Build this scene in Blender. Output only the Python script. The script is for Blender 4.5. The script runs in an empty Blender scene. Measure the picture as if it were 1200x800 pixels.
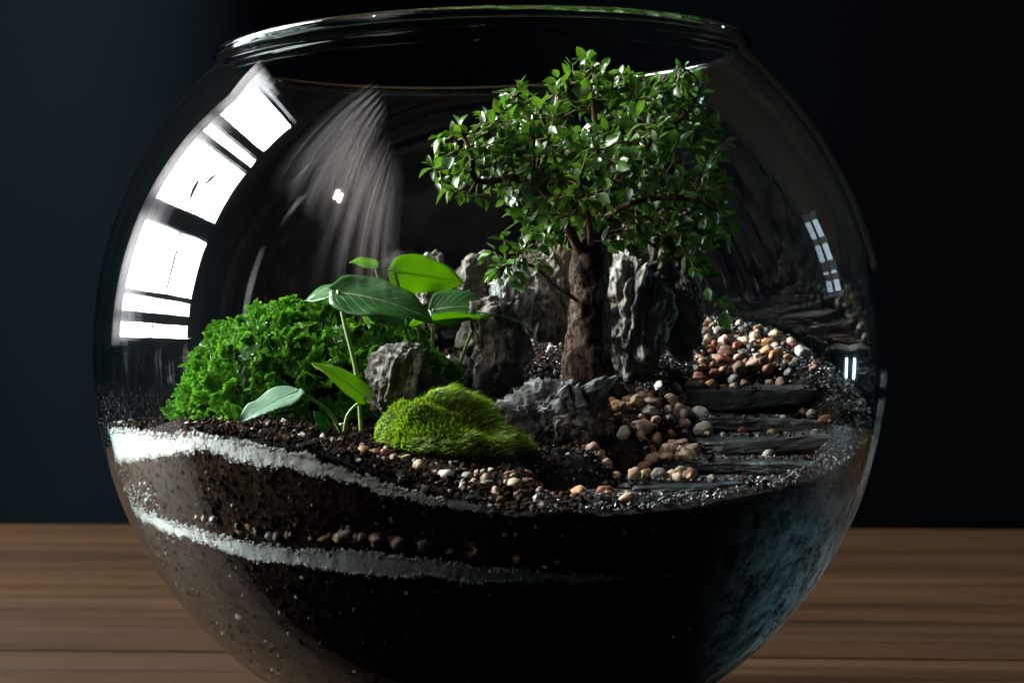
import bpy, bmesh, math, random
import numpy as np
from mathutils import Vector, Matrix, Euler

SC = bpy.context.scene
COL = SC.collection
S = 0.01                      # every length below is in centimetres
random.seed(7)
rng = np.random.default_rng(11)

# ------------------------------------------------------------------ camera
F_PX, DIST, CAM_Z, CAM_X, Y_H = 2450.0, 79.0, 13.4, 0.775, 430.0
cam = bpy.data.cameras.new('camera')
camo = bpy.data.objects.new('camera', cam)
COL.objects.link(camo)
camo.location = (CAM_X*S, -DIST*S, CAM_Z*S)
camo.rotation_euler = (math.radians(90), 0, 0)
cam.sensor_width = 36.0
cam.lens = 36.0*F_PX/1200.0
cam.shift_y = (Y_H-400.0)/1200.0
cam.clip_start, cam.clip_end = 0.02, 50.0
cam.dof.use_dof = True
cam.dof.focus_distance = (DIST-4.0)*S
cam.dof.aperture_fstop = 22.0
SC.camera = camo

# ------------------------------------------------------------------ world, exposure
W = bpy.data.worlds.new('World'); SC.world = W; W.use_nodes = True
bg = W.node_tree.nodes['Background']
bg.inputs[0].default_value = (0.55, 0.72, 1.0, 1); bg.inputs[1].default_value = 0.004
SC.view_settings.view_transform = 'Standard'; SC.view_settings.look = 'None'
SC.view_settings.gamma = 1.0; SC.view_settings.use_curve_mapping = False
SC.view_settings.exposure = 0.0
SC.render.engine = 'CYCLES'
SC.cycles.use_denoising = True
SC.cycles.max_bounces = 10; SC.cycles.transparent_max_bounces = 24
SC.cycles.glossy_bounces = 6; SC.cycles.transmission_bounces = 8; SC.cycles.diffuse_bounces = 3
SC.cycles.caustics_reflective = False; SC.cycles.caustics_refractive = True
SC.cycles.sample_clamp_indirect = 4.0

# ------------------------------------------------------------------ lights: the window to the left, a small far one to the right
def area(name, loc, size_x, size_y, rot, watts, colr):
    l = bpy.data.lights.new(name, 'AREA'); l.shape = 'RECTANGLE'
    l.size = size_x*S; l.size_y = size_y*S; l.energy = watts; l.color = colr
    o = bpy.data.objects.new(name, l); COL.objects.link(o)
    o.location = [c*S for c in loc]; o.rotation_euler = rot
    return o
WIN_X, WIN_Y0, WIN_Y1, WIN_Z0, WIN_Z1 = -162.0, 2.0, 176.0, 22.0, 205.0
area('window_daylight', (WIN_X-12, (WIN_Y0+WIN_Y1)/2, (WIN_Z0+WIN_Z1)/2), WIN_Z1-WIN_Z0+14, WIN_Y1-WIN_Y0+16,
     (0, math.radians(-90), 0), 1450.0, (1.0, 0.955, 0.885))
area('far_window_daylight', (206, 91, 76), 52, 14, (0, math.radians(90), 0), 1.2, (0.70, 0.88, 1.0))
rl = area('right_lamp', (132, 70, 9), 7, 1.6, (0, 0, 0), 8.0, (0.50, 0.86, 1.0))
rl.rotation_euler = Vector((-132, -70, -1)).to_track_quat('-Z', 'X').to_euler()

fl = area('room_lamp', (-95, -84, 112), 2, 6, (0, 0, 0), 7.5, (1.0, 0.84, 0.66))
fl.rotation_euler = Vector((95, 84, -100)).to_track_quat('-Z', 'Y').to_euler()

# ------------------------------------------------------------------ measuring helper: photo pixel (1200x800) at depth Y -> place in cm
def P(px, py, Y):
    s = (DIST+Y)/F_PX
    return np.array([CAM_X+(px-600.0)*s, Y, CAM_Z+(Y_H-py)*s])

# ------------------------------------------------------------------ numpy noise
def _h(ix, iy, iz, seed):
    n = (ix*374761393 + iy*668265263 + iz*2147483647 + seed*1274126177) & 0xFFFFFFFF
    n = ((n ^ (n >> 13))*1274126177) & 0xFFFFFFFF
    n = (n ^ (n >> 16))
    n = (n*2246822519) & 0xFFFFFFFF
    return ((n ^ (n >> 15)) & 0xFFFFFF)/float(0xFFFFFF)
def vnoise(p, seed=0):
    p = np.asarray(p, float); i = np.floor(p).astype(np.int64); f = p-i; u = f*f*f*(f*(f*6-15)+10)
    r = 0
    for dx in (0, 1):
        for dy in (0, 1):
            for dz in (0, 1):
                w = (u[..., 0] if dx else 1-u[..., 0])*(u[..., 1] if dy else 1-u[..., 1])*(u[..., 2] if dz else 1-u[..., 2])
                r = r+w*_h(i[..., 0]+dx, i[..., 1]+dy, i[..., 2]+dz, seed)
    return r*2-1
def fbm(p, octv=4, seed=0, gain=0.5):
    p = np.asarray(p, float); a, r, q = 1.0, 0, p.copy()
    for k in range(octv):
        r = r+a*vnoise(q, seed+k*17); q = q*2.03+11.7; a *= gain
    return r
def ridged(p, octv=4, seed=0, gain=0.5):
    p = np.asarray(p, float); a, r, q = 1.0, 0, p.copy()
    for k in range(octv):
        r = r+a*(1-2*np.abs(vnoise(q, seed+k*17))); q = q*2.03+11.7; a *= gain
    return r

# ------------------------------------------------------------------ object helpers
ORG = {}
def tag(o, label=None, cat=None, group=None, kind=None):
    if label: o['label'] = label
    if cat: o['category'] = cat
    if group: o['group'] = group
    if kind: o['kind'] = kind
    return o
def empty(name, loc, label, cat, group=None):
    o = bpy.data.objects.new(name, None); COL.objects.link(o)
    o.location = [c*S for c in loc]; o.empty_display_size = 0.01
    ORG[o.name] = np.array(loc, float)
    return tag(o, label, cat, group)
def mesh_data(name, v, f, mat, smooth=True, rnd=None, uv=None):
    me = bpy.data.meshes.new(name)
    v = np.asarray(v, np.float64)
    if isinstance(f, np.ndarray):
        n, k = f.shape
        me.vertices.add(len(v)); me.vertices.foreach_set('co', v.astype(np.float32).ravel())
        me.loops.add(n*k); me.loops.foreach_set('vertex_index', f.astype(np.int32).ravel())
        me.polygons.add(n); me.polygons.foreach_set('loop_start', np.arange(0, n*k, k, dtype=np.int32))
        me.update(calc_edges=True)
    else:
        me.from_pydata(v.tolist(), [], f); me.update()
    me.polygons.foreach_set('use_smooth', np.full(len(me.polygons), smooth))
    if rnd is not None:
        a = me.attributes.new('rnd', 'FLOAT', 'POINT'); a.data.foreach_set('value', np.asarray(rnd, np.float32))
    if uv is not None:
        a = me.attributes.new('leaf_uv', 'FLOAT_VECTOR', 'POINT')
        q = np.zeros((len(v), 3), np.float32); q[:, :2] = uv
        a.data.foreach_set('vector', q.ravel())
    if mat is not None: me.materials.append(mat)
    me.validate()
    return me
def mk(name, v, f, mat, parent=None, smooth=True, org=None, rnd=None, uv=None):
    """one mesh object; vertices in world centimetres"""
    v = np.asarray(v, float)
    base = ORG[parent.name] if parent is not None else np.zeros(3)
    o_org = base if org is None else np.asarray(org, float)
    me = mesh_data(name, (v-o_org)*S, f, mat, smooth, rnd, uv)
    o = bpy.data.objects.new(name, me); COL.objects.link(o)
    if parent is not None: o.parent = parent
    o.location = [c*S for c in (o_org-base)]
    ORG[o.name] = o_org
    return o
def inst(name, me, M, parent=None):
    """object sharing mesh data; M = world matrix in metres"""
    o = bpy.data.objects.new(name, me); COL.objects.link(o)
    if parent is not None:
        o.parent = parent
        b = ORG[parent.name]*S
        M = Matrix.Translation((-b[0], -b[1], -b[2])) @ M
    o.matrix_basis = M
    return o
def tube(pts, rad, n=8, cap=True, noise=0.0, seed=0):
    pts = np.asarray(pts, float); rad = np.broadcast_to(np.asarray(rad, float), (len(pts),))
    t = np.gradient(pts, axis=0); t /= np.linalg.norm(t, axis=1)[:, None]+1e-9
    ref = np.array([0, 0, 1.0]) if abs(t[0][2]) < 0.9 else np.array([1.0, 0, 0])
    a = np.cross(t[0], ref); a /= np.linalg.norm(a)
    V, F = [], []
    ang = np.linspace(0, 2*np.pi, n, endpoint=False)
    for i in range(len(pts)):
        a = a-t[i]*np.dot(a, t[i]); a /= np.linalg.norm(a)+1e-9
        b = np.cross(t[i], a)
        V.append(pts[i]+rad[i]*(np.cos(ang)[:, None]*a+np.sin(ang)[:, None]*b))
    V = np.concatenate(V)
    for i in range(len(pts)-1):
        for j in range(n):
            k = (j+1) % n
            F.append((i*n+j, i*n+k, (i+1)*n+k, (i+1)*n+j))
    if cap:
        F.append(tuple(range(n-1, -1, -1))); m = (len(pts)-1)*n; F.append(tuple(range(m, m+n)))
    if noise:
        c = np.repeat(pts, n, axis=0); d = V-c
        V = c+d*(1+noise*fbm(V*2.2, 4, seed))[:, None]
    return V, F
def merge(parts):
    V, F, o = [], [], 0
    for v, f in parts:
        V.append(np.asarray(v, float)); F += [tuple(i+o for i in q) for q in f]; o += len(v)
    return np.concatenate(V), F
def smooth_path(pts, n):
    pts = np.asarray(pts, float); m = len(pts)
    q = np.vstack([2*pts[0]-pts[1], pts, 2*pts[-1]-pts[-2]])
    out = []
    for t in np.linspace(0, m-1-1e-6, n):
        i = int(t); u = t-i; a, b, c, d = q[i], q[i+1], q[i+2], q[i+3]
        out.append(0.5*((2*b)+(-a+c)*u+(2*a-5*b+4*c-d)*u*u+(-a+3*b-3*c+d)*u**3))
    return np.array(out)
def box(x0, x1, y0, y1, z0, z1, bev=0.0):
    bm = bmesh.new(); bmesh.ops.create_cube(bm, size=1)
    for v in bm.verts:
        v.co = ((x0+x1)/2+v.co.x*(x1-x0), (y0+y1)/2+v.co.y*(y1-y0), (z0+z1)/2+v.co.z*(z1-z0))
    if bev: bmesh.ops.bevel(bm, geom=list(bm.edges), offset=bev, segments=2, affect='EDGES', profile=0.5)
    bm.verts.index_update()
    r = ([tuple(v.co) for v in bm.verts], [tuple(v.index for v in f.verts) for f in bm.faces]); bm.free()
    return r
def ico(sub):
    bm = bmesh.new(); bmesh.ops.create_icosphere(bm, subdivisions=sub, radius=1)
    bm.verts.index_update()
    v = np.array([tuple(q.co) for q in bm.verts]); f = np.array([[q.index for q in t.verts] for t in bm.faces]); bm.free()
    return v, f

# ------------------------------------------------------------------ materials
def new_mat(name):
    m = bpy.data.materials.new(name); m.use_nodes = True
    nt = m.node_tree; nt.nodes.clear()
    out = nt.nodes.new('ShaderNodeOutputMaterial')
    return m, nt, out
class N:
    def __init__(s, nt): s.nt = nt
    def __call__(s, typ, ins=None, **kw):
        n = s.nt.nodes.new(typ)
        for k, v in kw.items(): setattr(n, k, v)
        for k, v in (ins or {}).items():
            if isinstance(v, bpy.types.NodeSocket): s.nt.links.new(v, n.inputs[k])
            else: n.inputs[k].default_value = v
        return n
    def link(s, a, b): s.nt.links.new(a, b)
    def ramp(s, fac, stops, interp='LINEAR'):
        n = s.nt.nodes.new('ShaderNodeValToRGB'); n.color_ramp.interpolation = interp
        e = n.color_ramp.elements
        while len(e) < len(stops): e.new(0.5)
        for q, (p, c) in zip(e, stops): q.position = p; q.color = (*c, 1) if len(c) == 3 else c
        s.nt.links.new(fac, n.inputs[0]); return n.outputs[0]
    def math(s, op, a, b=0.0, c=None, clamp=False):
        n = s.nt.nodes.new('ShaderNodeMath'); n.operation = op; n.use_clamp = clamp
        for i, v in enumerate((a, b) if c is None else (a, b, c)):
            if isinstance(v, bpy.types.NodeSocket): s.nt.links.new(v, n.inputs[i])
            else: n.inputs[i].default_value = v
        return n.outputs[0]
    def mix(s, fac, a, b, mode='MIX'):
        n = s.nt.nodes.new('ShaderNodeMix'); n.data_type = 'RGBA'; n.blend_type = mode
        for k, v in ((0, fac), (6, a), (7, b)):
            if isinstance(v, bpy.types.NodeSocket): s.nt.links.new(v, n.inputs[k])
            else: n.inputs[k].default_value = v if k == 0 or len(v) == 4 else (*v, 1)
        return n.outputs[2]
    def noise(s, vec, scale, detail=4, rough=0.55, out=0, dist=0.0):
        n = s.nt.nodes.new('ShaderNodeTexNoise'); n.inputs['Scale'].default_value = scale
        n.inputs['Detail'].default_value = detail; n.inputs['Roughness'].default_value = rough
        n.inputs['Distortion'].default_value = dist
        if vec is not None: s.nt.links.new(vec, n.inputs['Vector'])
        return n.outputs[out]
    def cm(s, which='Object', scl=(100, 100, 100), rot=(0, 0, 0)):
        t = s.nt.nodes.new('ShaderNodeTexCoord'); m = s.nt.nodes.new('ShaderNodeMapping')
        m.inputs['Scale'].default_value = scl; m.inputs['Rotation'].default_value = rot
        s.nt.links.new(t.outputs[which], m.inputs[0]); return m.outputs[0]
    def bump(s, h, strength, dist_cm):
        n = s.nt.nodes.new('ShaderNodeBump'); n.inputs['Strength'].default_value = strength
        n.inputs['Distance'].default_value = dist_cm*S; s.nt.links.new(h, n.inputs['Height']); return n.outputs[0]
    def pbr(s, col, rough=0.6, spec=0.5, normal=None, **kw):
        n = s.nt.nodes.new('ShaderNodeBsdfPrincipled')
        for k, v in {'Base Color': col, 'Roughness': rough, 'Specular IOR Level': spec, **kw}.items():
            if isinstance(v, bpy.types.NodeSocket): s.nt.links.new(v, n.inputs[k])
            else: n.inputs[k].default_value = (*v, 1) if isinstance(v, tuple) and len(v) == 3 else v
        if normal is not None: s.nt.links.new(normal, n.inputs['Normal'])
        return n.outputs[0]

def mat_wood():
    m, nt, out = new_mat('oiled_wood'); n = N(nt)
    oi = n('ShaderNodeObjectInfo')
    tc = n('ShaderNodeTexCoord')
    plk = n('ShaderNodeSeparateColor', {0: oi.outputs['Color']}).outputs[0]
    off = n('ShaderNodeCombineXYZ', {0: n.math('MULTIPLY', plk, 37.0), 1: n.math('MULTIPLY', plk, 13.0)})
    add = n('ShaderNodeVectorMath', {0: tc.outputs['Object'], 1: off.outputs[0]}, operation='ADD')
    mp = n('ShaderNodeMapping', {'Vector': add.outputs[0], 'Scale': (3.2, 40, 40)})
    g1 = n.noise(mp.outputs[0], 1.0, 6, 0.6, dist=0.6)
    mp2 = n('ShaderNodeMapping', {'Vector': add.outputs[0], 'Scale': (9, 300, 300)})
    g2 = n.noise(mp2.outputs[0], 1.0, 4, 0.6)
    mp3 = n('ShaderNodeMapping', {'Vector': add.outputs[0], 'Scale': (1.6, 12, 12)})
    g3 = n.noise(mp3.outputs[0], 1.0, 3, 0.5)
    f = n.math('ADD', n.math('MULTIPLY', g1, 0.65), n.math('ADD', n.math('MULTIPLY', g2, 0.2), n.math('MULTIPLY', plk, 0.16)))
    c = n.ramp(f, [(0.28, (0.0024, 0.001, 0.0004)), (0.42, (0.0088, 0.0040, 0.0014)), (0.56, (0.0176, 0.0088, 0.0032)), (0.72, (0.037, 0.0205, 0.0085))])
    c = n.mix(n.math('MULTIPLY', n.ramp(g3, [(0.45, (0, 0, 0)), (0.7, (1, 1, 1))]), 0.5), c, (0.019, 0.0118, 0.007))
    rg = n.math('ADD', 0.34, n.math('MULTIPLY', g1, 0.25))
    nt.links.new(n.pbr(c, n.math('ADD', rg, 0.2), 0.04, n.bump(g2, 0.25, 0.05)), out.inputs[0]); return m
def mat_cloth():
    m, nt, out = new_mat('dark_cloth'); n = N(nt)
    v = n.cm(scl=(100, 100, 100), rot=(0, math.radians(45), 0))
    w = n('ShaderNodeTexWave', {'Vector': v, 'Scale': 2.2, 'Distortion': 0.5, 'Detail': 1.0})
    b = n.noise(n.cm(scl=(4, 4, 4)), 1.0, 4, 0.6)
    c = n.mix(w.outputs['Fac'], (0.0007, 0.0013, 0.0019), (0.0015, 0.0028, 0.0038))
    c = n.mix(n.math('MULTIPLY', b, 0.5), c, (0.0008, 0.0014, 0.002))
    d = n('ShaderNodeBsdfDiffuse', {0: c, 'Roughness': 0.6}); nt.links.new(d.outputs[0], out.inputs[0]); return m
def mat_glass_wall():
    """thin clear glass: a Fresnel share mirrors, the rest lets light straight through, cool shine painted as a pale mottle low right, dusty specks at left"""
    m, nt, out = new_mat('clear_glass'); n = N(nt)
    lw = n('ShaderNodeLayerWeight', {'Blend': 0.5}); fac = lw.outputs['Facing']
    p5 = n.math('POWER', fac, 5.0)
    fr = n.math('ADD', n.math('MULTIPLY', p5, 0.90), 0.043, clamp=True)
    cosv = n.math('MAXIMUM', n.math('SUBTRACT', 1.0, fac), 0.06)
    ab = n('ShaderNodeCombineColor', {0: n.math('POWER', 0.955, n.math('DIVIDE', 1.0, cosv)), 1: n.math('POWER', 0.975, n.math('DIVIDE', 1.0, cosv)), 2: n.math('POWER', 0.978, n.math('DIVIDE', 1.0, cosv))})
    tr = n('ShaderNodeBsdfTransparent', {0: ab.outputs[0]})
    wv = n.bump(n.noise(n.cm(), 0.30, 2, 0.5), 0.02, 0.20)      # hand-blown waviness
    gl = n('ShaderNodeBsdfGlossy', {'Roughness': 0.025, 'Color': (1, 1, 1, 1), 'Normal': wv})
    mx = n('ShaderNodeMixShader', {0: fr, 1: tr.outputs[0], 2: gl.outputs[0]})
    # cool light painted as a pale mottle at lower right; dusty specks at left
    v = n.cm()
    sp = n.ramp(n.noise(v, 4.2, 5, 0.72), [(0.52, (0, 0, 0)), (0.66, (1, 1, 1))])
    big = n.ramp(n.noise(v, 0.28, 4, 0.6), [(0.46, (0, 0, 0)), (0.62, (1, 1, 1))])
    sep = n('ShaderNodeSeparateXYZ', {0: v})
    zz = n('ShaderNodeMapRange', {'Value': sep.outputs['Z'], 'From Min': 9.5, 'From Max': 6.5, 'To Min': 0.0, 'To Max': 1.0}, clamp=True)
    fine = n.ramp(n.noise(v, 9.0, 3, 0.6), [(0.62, (0, 0, 0)), (0.7, (1, 1, 1))])
    shine_specks = n.math('MULTIPLY', n.math('MULTIPLY', sp, big), zz.outputs[0])
    xr = n('ShaderNodeMapRange', {'Value': n.math('SUBTRACT', sep.outputs['X'], n.math('MULTIPLY', sep.outputs['Y'], 0.15)), 'From Min': 8.0, 'From Max': 11.5, 'To Min': 0.0, 'To Max': 0.85}, clamp=True)
    sp2 = n.ramp(n.noise(v, 1.1, 7, 0.75), [(0.44, (0, 0, 0)), (0.60, (1, 1, 1))])
    shine_specks = n.math('MULTIPLY', n.math('MULTIPLY', n.math('MAXIMUM', sp2, n.math('MULTIPLY', sp, 0.5)), xr.outputs[0]), zz.outputs[0])
    xl = n('ShaderNodeMapRange', {'Value': sep.outputs['X'], 'From Min': -9.5, 'From Max': -13.0, 'To Min': 0.0, 'To Max': 1.0}, clamp=True)
    zl = n('ShaderNodeMapRange', {'Value': sep.outputs['Z'], 'From Min': 13.0, 'From Max': 11.0, 'To Min': 0.0, 'To Max': 1.0}, clamp=True)
    speck = n.ramp(n.noise(v, 8.0, 4, 0.7), [(0.60, (0, 0, 0)), (0.68, (1, 1, 1))])
    shine_specks = n.math('MAXIMUM', shine_specks, n.math('MULTIPLY', n.math('MULTIPLY', speck, 0.22), n.math('MULTIPLY', xl.outputs[0], zl.outputs[0])))
    shine_dust = n.math('ADD', n.math('MULTIPLY', shine_specks, 1.0), n.math('MULTIPLY', fine, 0.002), clamp=True)
    df = n('ShaderNodeBsdfDiffuse', {0: (0.50, 0.56, 0.55, 1)})
    mx2 = n('ShaderNodeMixShader', {0: shine_dust, 1: mx.outputs[0], 2: df.outputs[0]})
    nt.links.new(mx2.outputs[0], out.inputs[0]); return m
def mat_glass_rim():
    m, nt, out = new_mat('rim_glass'); n = N(nt)
    g = n('ShaderNodeBsdfGlass', {'Color': (0.90, 0.97, 0.97, 1), 'Roughness': 0.0, 'IOR': 1.5})
    nt.links.new(g.outputs[0], out.inputs[0]); return m
def mat_soil(name, cols, fine=7.0, rough=0.85, bump=0.8):
    m, nt, out = new_mat(name); n = N(nt); v = n.cm()
    a = n.noise(v, fine, 5, 0.7); b = n.noise(v, 0.9, 4, 0.6)
    vo = n('ShaderNodeTexVoronoi', {'Vector': v, 'Scale': fine*0.7})
    f = n.math('ADD', n.math('MULTIPLY', a, 0.6), n.math('MULTIPLY', b, 0.4))
    c = n.ramp(f, [(0.30, cols[0]), (0.5, cols[1]), (0.62, cols[2]), (0.75, cols[3])])
    h = n.math('SUBTRACT', a, n.math('MULTIPLY', vo.outputs['Distance'], 0.6))
    nt.links.new(n.pbr(c, rough, 0.03, n.bump(h, bump, 0.12)), out.inputs[0]); return m
def mat_sand():
    m, nt, out = new_mat('white_sand'); n = N(nt); v = n.cm()
    a = n.noise(v, 11.0, 3, 0.7); b = n.noise(v, 1.4, 4, 0.65)
    c = n.ramp(a, [(0.26, (0.42, 0.38, 0.34)), (0.38, (0.82, 0.80, 0.77)), (0.6, (0.92, 0.91, 0.89))])
    c = n.mix(n.ramp(b, [(0.6, (0, 0, 0)), (0.75, (1, 1, 1))]), c, (0.50, 0.44, 0.39), 'MIX')
    nt.links.new(n.pbr(c, 0.75, 0.3, n.bump(a, 0.9, 0.08)), out.inputs[0]); return m
def mat_grain():
    m, nt, out = new_mat('dark_gravel'); n = N(nt)
    at = n('ShaderNodeAttribute', attribute_name='rnd')
    c = n.ramp(at.outputs['Fac'], [(0.0, (0.004, 0.0045, 0.005)), (0.5, (0.014, 0.017, 0.020)), (0.82, (0.05, 0.058, 0.066)), (0.93, (0.20, 0.215, 0.23)), (0.98, (0.13, 0.05, 0.02)), (1.0, (0.4, 0.4, 0.39))])
    nt.links.new(n.pbr(c, 0.34, 0.6), out.inputs[0]); return m
def mat_crumb():
    m, nt, out = new_mat('soil_crumbs'); n = N(nt)
    at = n('ShaderNodeAttribute', attribute_name='rnd')
    c = n.ramp(at.outputs['Fac'], [(0.0, (0.004, 0.0025, 0.0016)), (0.6, (0.020, 0.0115, 0.007)), (0.92, (0.06, 0.037, 0.024)), (0.965, (0.35, 0.34, 0.32)), (1.0, (0.6, 0.59, 0.57))])
    nt.links.new(n.pbr(c, 0.9, 0.03), out.inputs[0]); return m
def mat_rock(name, dark, mid, light, scale=1.0):
    m, nt, out = new_mat(name); n = N(nt)
    v = n.cm(scl=(100, 100, 42))
    oi = n('ShaderNodeObjectInfo')
    vv = n('ShaderNodeVectorMath', {0: v, 1: n('ShaderNodeCombineXYZ', {0: n.math('MULTIPLY', oi.outputs['Random'], 91.0)}).outputs[0]}, operation='ADD').outputs[0]
    a = n.noise(vv, 1.6*scale, 8, 0.72, dist=0.5); b = n.noise(vv, 0.45, 4, 0.6); d = n.noise(vv, 6.5, 5, 0.7)
    c = n.ramp(a, [(0.33, dark), (0.5, mid), (0.66, light)])
    c = n.mix(n.ramp(b, [(0.5, (0, 0, 0)), (0.68, (1, 1, 1))]), c, (0.14, 0.105, 0.07))
    c = n.mix(0.5, c, n.ramp(d, [(0.3, (0.25, 0.25, 0.25)), (0.6, (1, 1, 1))]), 'MULTIPLY')
    h = n.math('ADD', a, n.math('MULTIPLY', d, 0.5))
    nt.links.new(n.pbr(c, 0.85, 0.12, n.bump(h, 1.0, 0.22)), out.inputs[0]); return m
def mat_pebble(name, c0, c1, wet=0.66):
    m, nt, out = new_mat(name); n = N(nt)
    v = n.cm(scl=(1.5, 1.5, 1.5)); oi = n('ShaderNodeObjectInfo')
    vv = n('ShaderNodeVectorMath', {0: v, 1: n('ShaderNodeCombineXYZ', {0: n.math('MULTIPLY', oi.outputs['Random'], 91.0)}).outputs[0]}, operation='ADD').outputs[0]
    a = n.noise(vv, 1.4, 6, 0.7); b = n.noise(vv, 9.0, 3, 0.6)
    c = n.mix(n.ramp(a, [(0.35, (0, 0, 0)), (0.65, (1, 1, 1))]), c0, c1)
    c = n.mix(0.55, c, n.ramp(b, [(0.3, (0.35, 0.33, 0.3)), (0.6, (1, 1, 1))]), 'MULTIPLY')
    c = n.mix(0.5, c, n.ramp(oi.outputs['Random'], [(0, (0.45, 0.45, 0.45)), (1, (1, 1, 1))]), 'MULTIPLY')
    nt.links.new(n.pbr(c, wet, 0.5, n.bump(b, 0.35, 0.03)), out.inputs[0]); return m
def mat_slate():
    m, nt, out = new_mat('wet_slate'); n = N(nt); v = n.cm(scl=(100, 100, 260))
    a = n.noise(v, 0.9, 7, 0.65); d = n.noise(v, 7, 4, 0.6)
    c = n.ramp(a, [(0.35, (0.008, 0.011, 0.014)), (0.56, (0.040, 0.052, 0.063)), (0.70, (0.13, 0.155, 0.18))])
    nt.links.new(n.pbr(c, 0.34, 0.6, n.bump(n.math('ADD', a, n.math('MULTIPLY', d, 0.4)), 0.8, 0.15)), out.inputs[0]); return m
def mat_bark():
    m, nt, out = new_mat('bonsai_bark'); n = N(nt); v = n.cm(scl=(100, 100, 55))
    a = n.noise(v, 5.5, 6, 0.8); b = n.noise(v, 1.6, 5, 0.7)
    c = n.ramp(a, [(0.42, (0.004, 0.002, 0.0014)), (0.5, (0.026, 0.013, 0.009)), (0.58, (0.115, 0.078, 0.058))])
    c = n.mix(n.ramp(b, [(0.52, (0, 0, 0)), (0.68, (1, 1, 1))]), c, (0.11, 0.086, 0.068))
    nt.links.new(n.pbr(c, 0.85, 0.06, n.bump(a, 1.0, 0.16)), out.inputs[0]); return m
def mat_twig():
    m, nt, out = new_mat('twig_bark'); n = N(nt); a = n.noise(n.cm(), 3.0, 4, 0.6)
    c = n.ramp(a, [(0.35, (0.05, 0.022, 0.012)), (0.65, (0.19, 0.10, 0.06))])
    nt.links.new(n.pbr(c, 0.6, 0.4), out.inputs[0]); return m
def mat_leaf(name, c_lo, c_hi, c_tr, rough=0.32, tl=0.35, rnd='obj', veins=None, spec=0.5):
    m, nt, out = new_mat(name); n = N(nt)
    if rnd == 'obj': r = n('ShaderNodeObjectInfo').outputs['Random']
    else: r = n('ShaderNodeAttribute', attribute_name='rnd').outputs['Fac']
    a = n.noise(n.cm(), 3.5, 3, 0.6)
    f = n.math('ADD', n.math('MULTIPLY', r, 0.75), n.math('MULTIPLY', a, 0.3))
    c = n.ramp(f, [(0.15, c_lo), (0.75, c_hi), (0.96, tuple(min(1, x*1.3+0.01) for x in c_hi)), (1.0, (c_hi[0]*3.2, c_hi[1]*1.5, c_hi[2]))])
    nrm = None
    tcol = n.mix(n.math('MULTIPLY', r, 0.5), c_tr, tuple(x*0.6 for x in c_tr))
    if veins:
        uv = n('ShaderNodeAttribute', attribute_name='leaf_uv')
        se = n('ShaderNodeSeparateXYZ', {0: uv.outputs['Vector']})
        av = n.math('ABSOLUTE', se.outputs['Y'])
        mid = n('ShaderNodeMapRange', {'Value': av, 'From Min': 0.0, 'From Max': 0.06, 'To Min': 1.0, 'To Max': 0.0}, clamp=True).outputs[0]
        ph = n.math('SUBTRACT', n.math('MULTIPLY', se.outputs['X'], 8.0), n.math('MULTIPLY', av, 3.2))
        st = n.math('ABSOLUTE', n.math('SUBTRACT', n.math('FRACT', ph), 0.5))
        lat = n('ShaderNodeMapRange', {'Value': st, 'From Min': 0.0, 'From Max': 0.07, 'To Min': 0.55, 'To Max': 0.0}, clamp=True).outputs[0]
        vn = n.math('MAXIMUM', mid, lat)
        c = n.mix(n.math('MULTIPLY', vn, veins), c, (0.30, 0.40, 0.24))
        bl = n.noise(n.cm(), 1.1, 6, 0.7); c = n.mix(n.math('MULTIPLY', n.ramp(bl, [(0.56, (0, 0, 0)), (0.70, (1, 1, 1))]), 0.55), c, (0.11, 0.12, 0.03))
        cell = n('ShaderNodeTexVoronoi', {'Vector': n.cm(), 'Scale': 5.0})
        hh = n.math('SUBTRACT', n.math('MULTIPLY', cell.outputs['Distance'], 0.35), vn)
        nrm = n.bump(hh, 0.5, 0.04)
    ps = n.pbr(c, rough, spec, nrm)
    t = n('ShaderNodeBsdfTranslucent', {0: tcol})
    mx = n('ShaderNodeMixShader', {0: tl, 1: ps, 2: t.outputs[0]})
    nt.links.new(mx.outputs[0], out.inputs[0]); return m
def mat_plain(name, c, rough=0.5, spec=0.4):
    m, nt, out = new_mat(name); n = N(nt)
    a = n.noise(n.cm(), 0.8, 5, 0.6)
    cc = n.mix(n.math('MULTIPLY', a, 0.5), c, tuple(x*0.6 for x in c))
    nt.links.new(n.pbr(cc, rough, spec), out.inputs[0]); return m
def mat_sheer():
    m, nt, out = new_mat('sheer_curtain'); n = N(nt)
    w = n.noise(n.cm(scl=(30, 9, 0.6)), 1.0, 3, 0.5)
    t = n('ShaderNodeBsdfTranslucent', {0: (0.86, 0.88, 0.92, 1)}); d = n('ShaderNodeBsdfDiffuse', {0: (0.4, 0.42, 0.45, 1)})
    mx = n('ShaderNodeMixShader', {0: n.math('MULTIPLY', w, 0.55), 1: t.outputs[0], 2: d.outputs[0]})
    nt.links.new(mx.outputs[0], out.inputs[0]); return m

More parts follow.
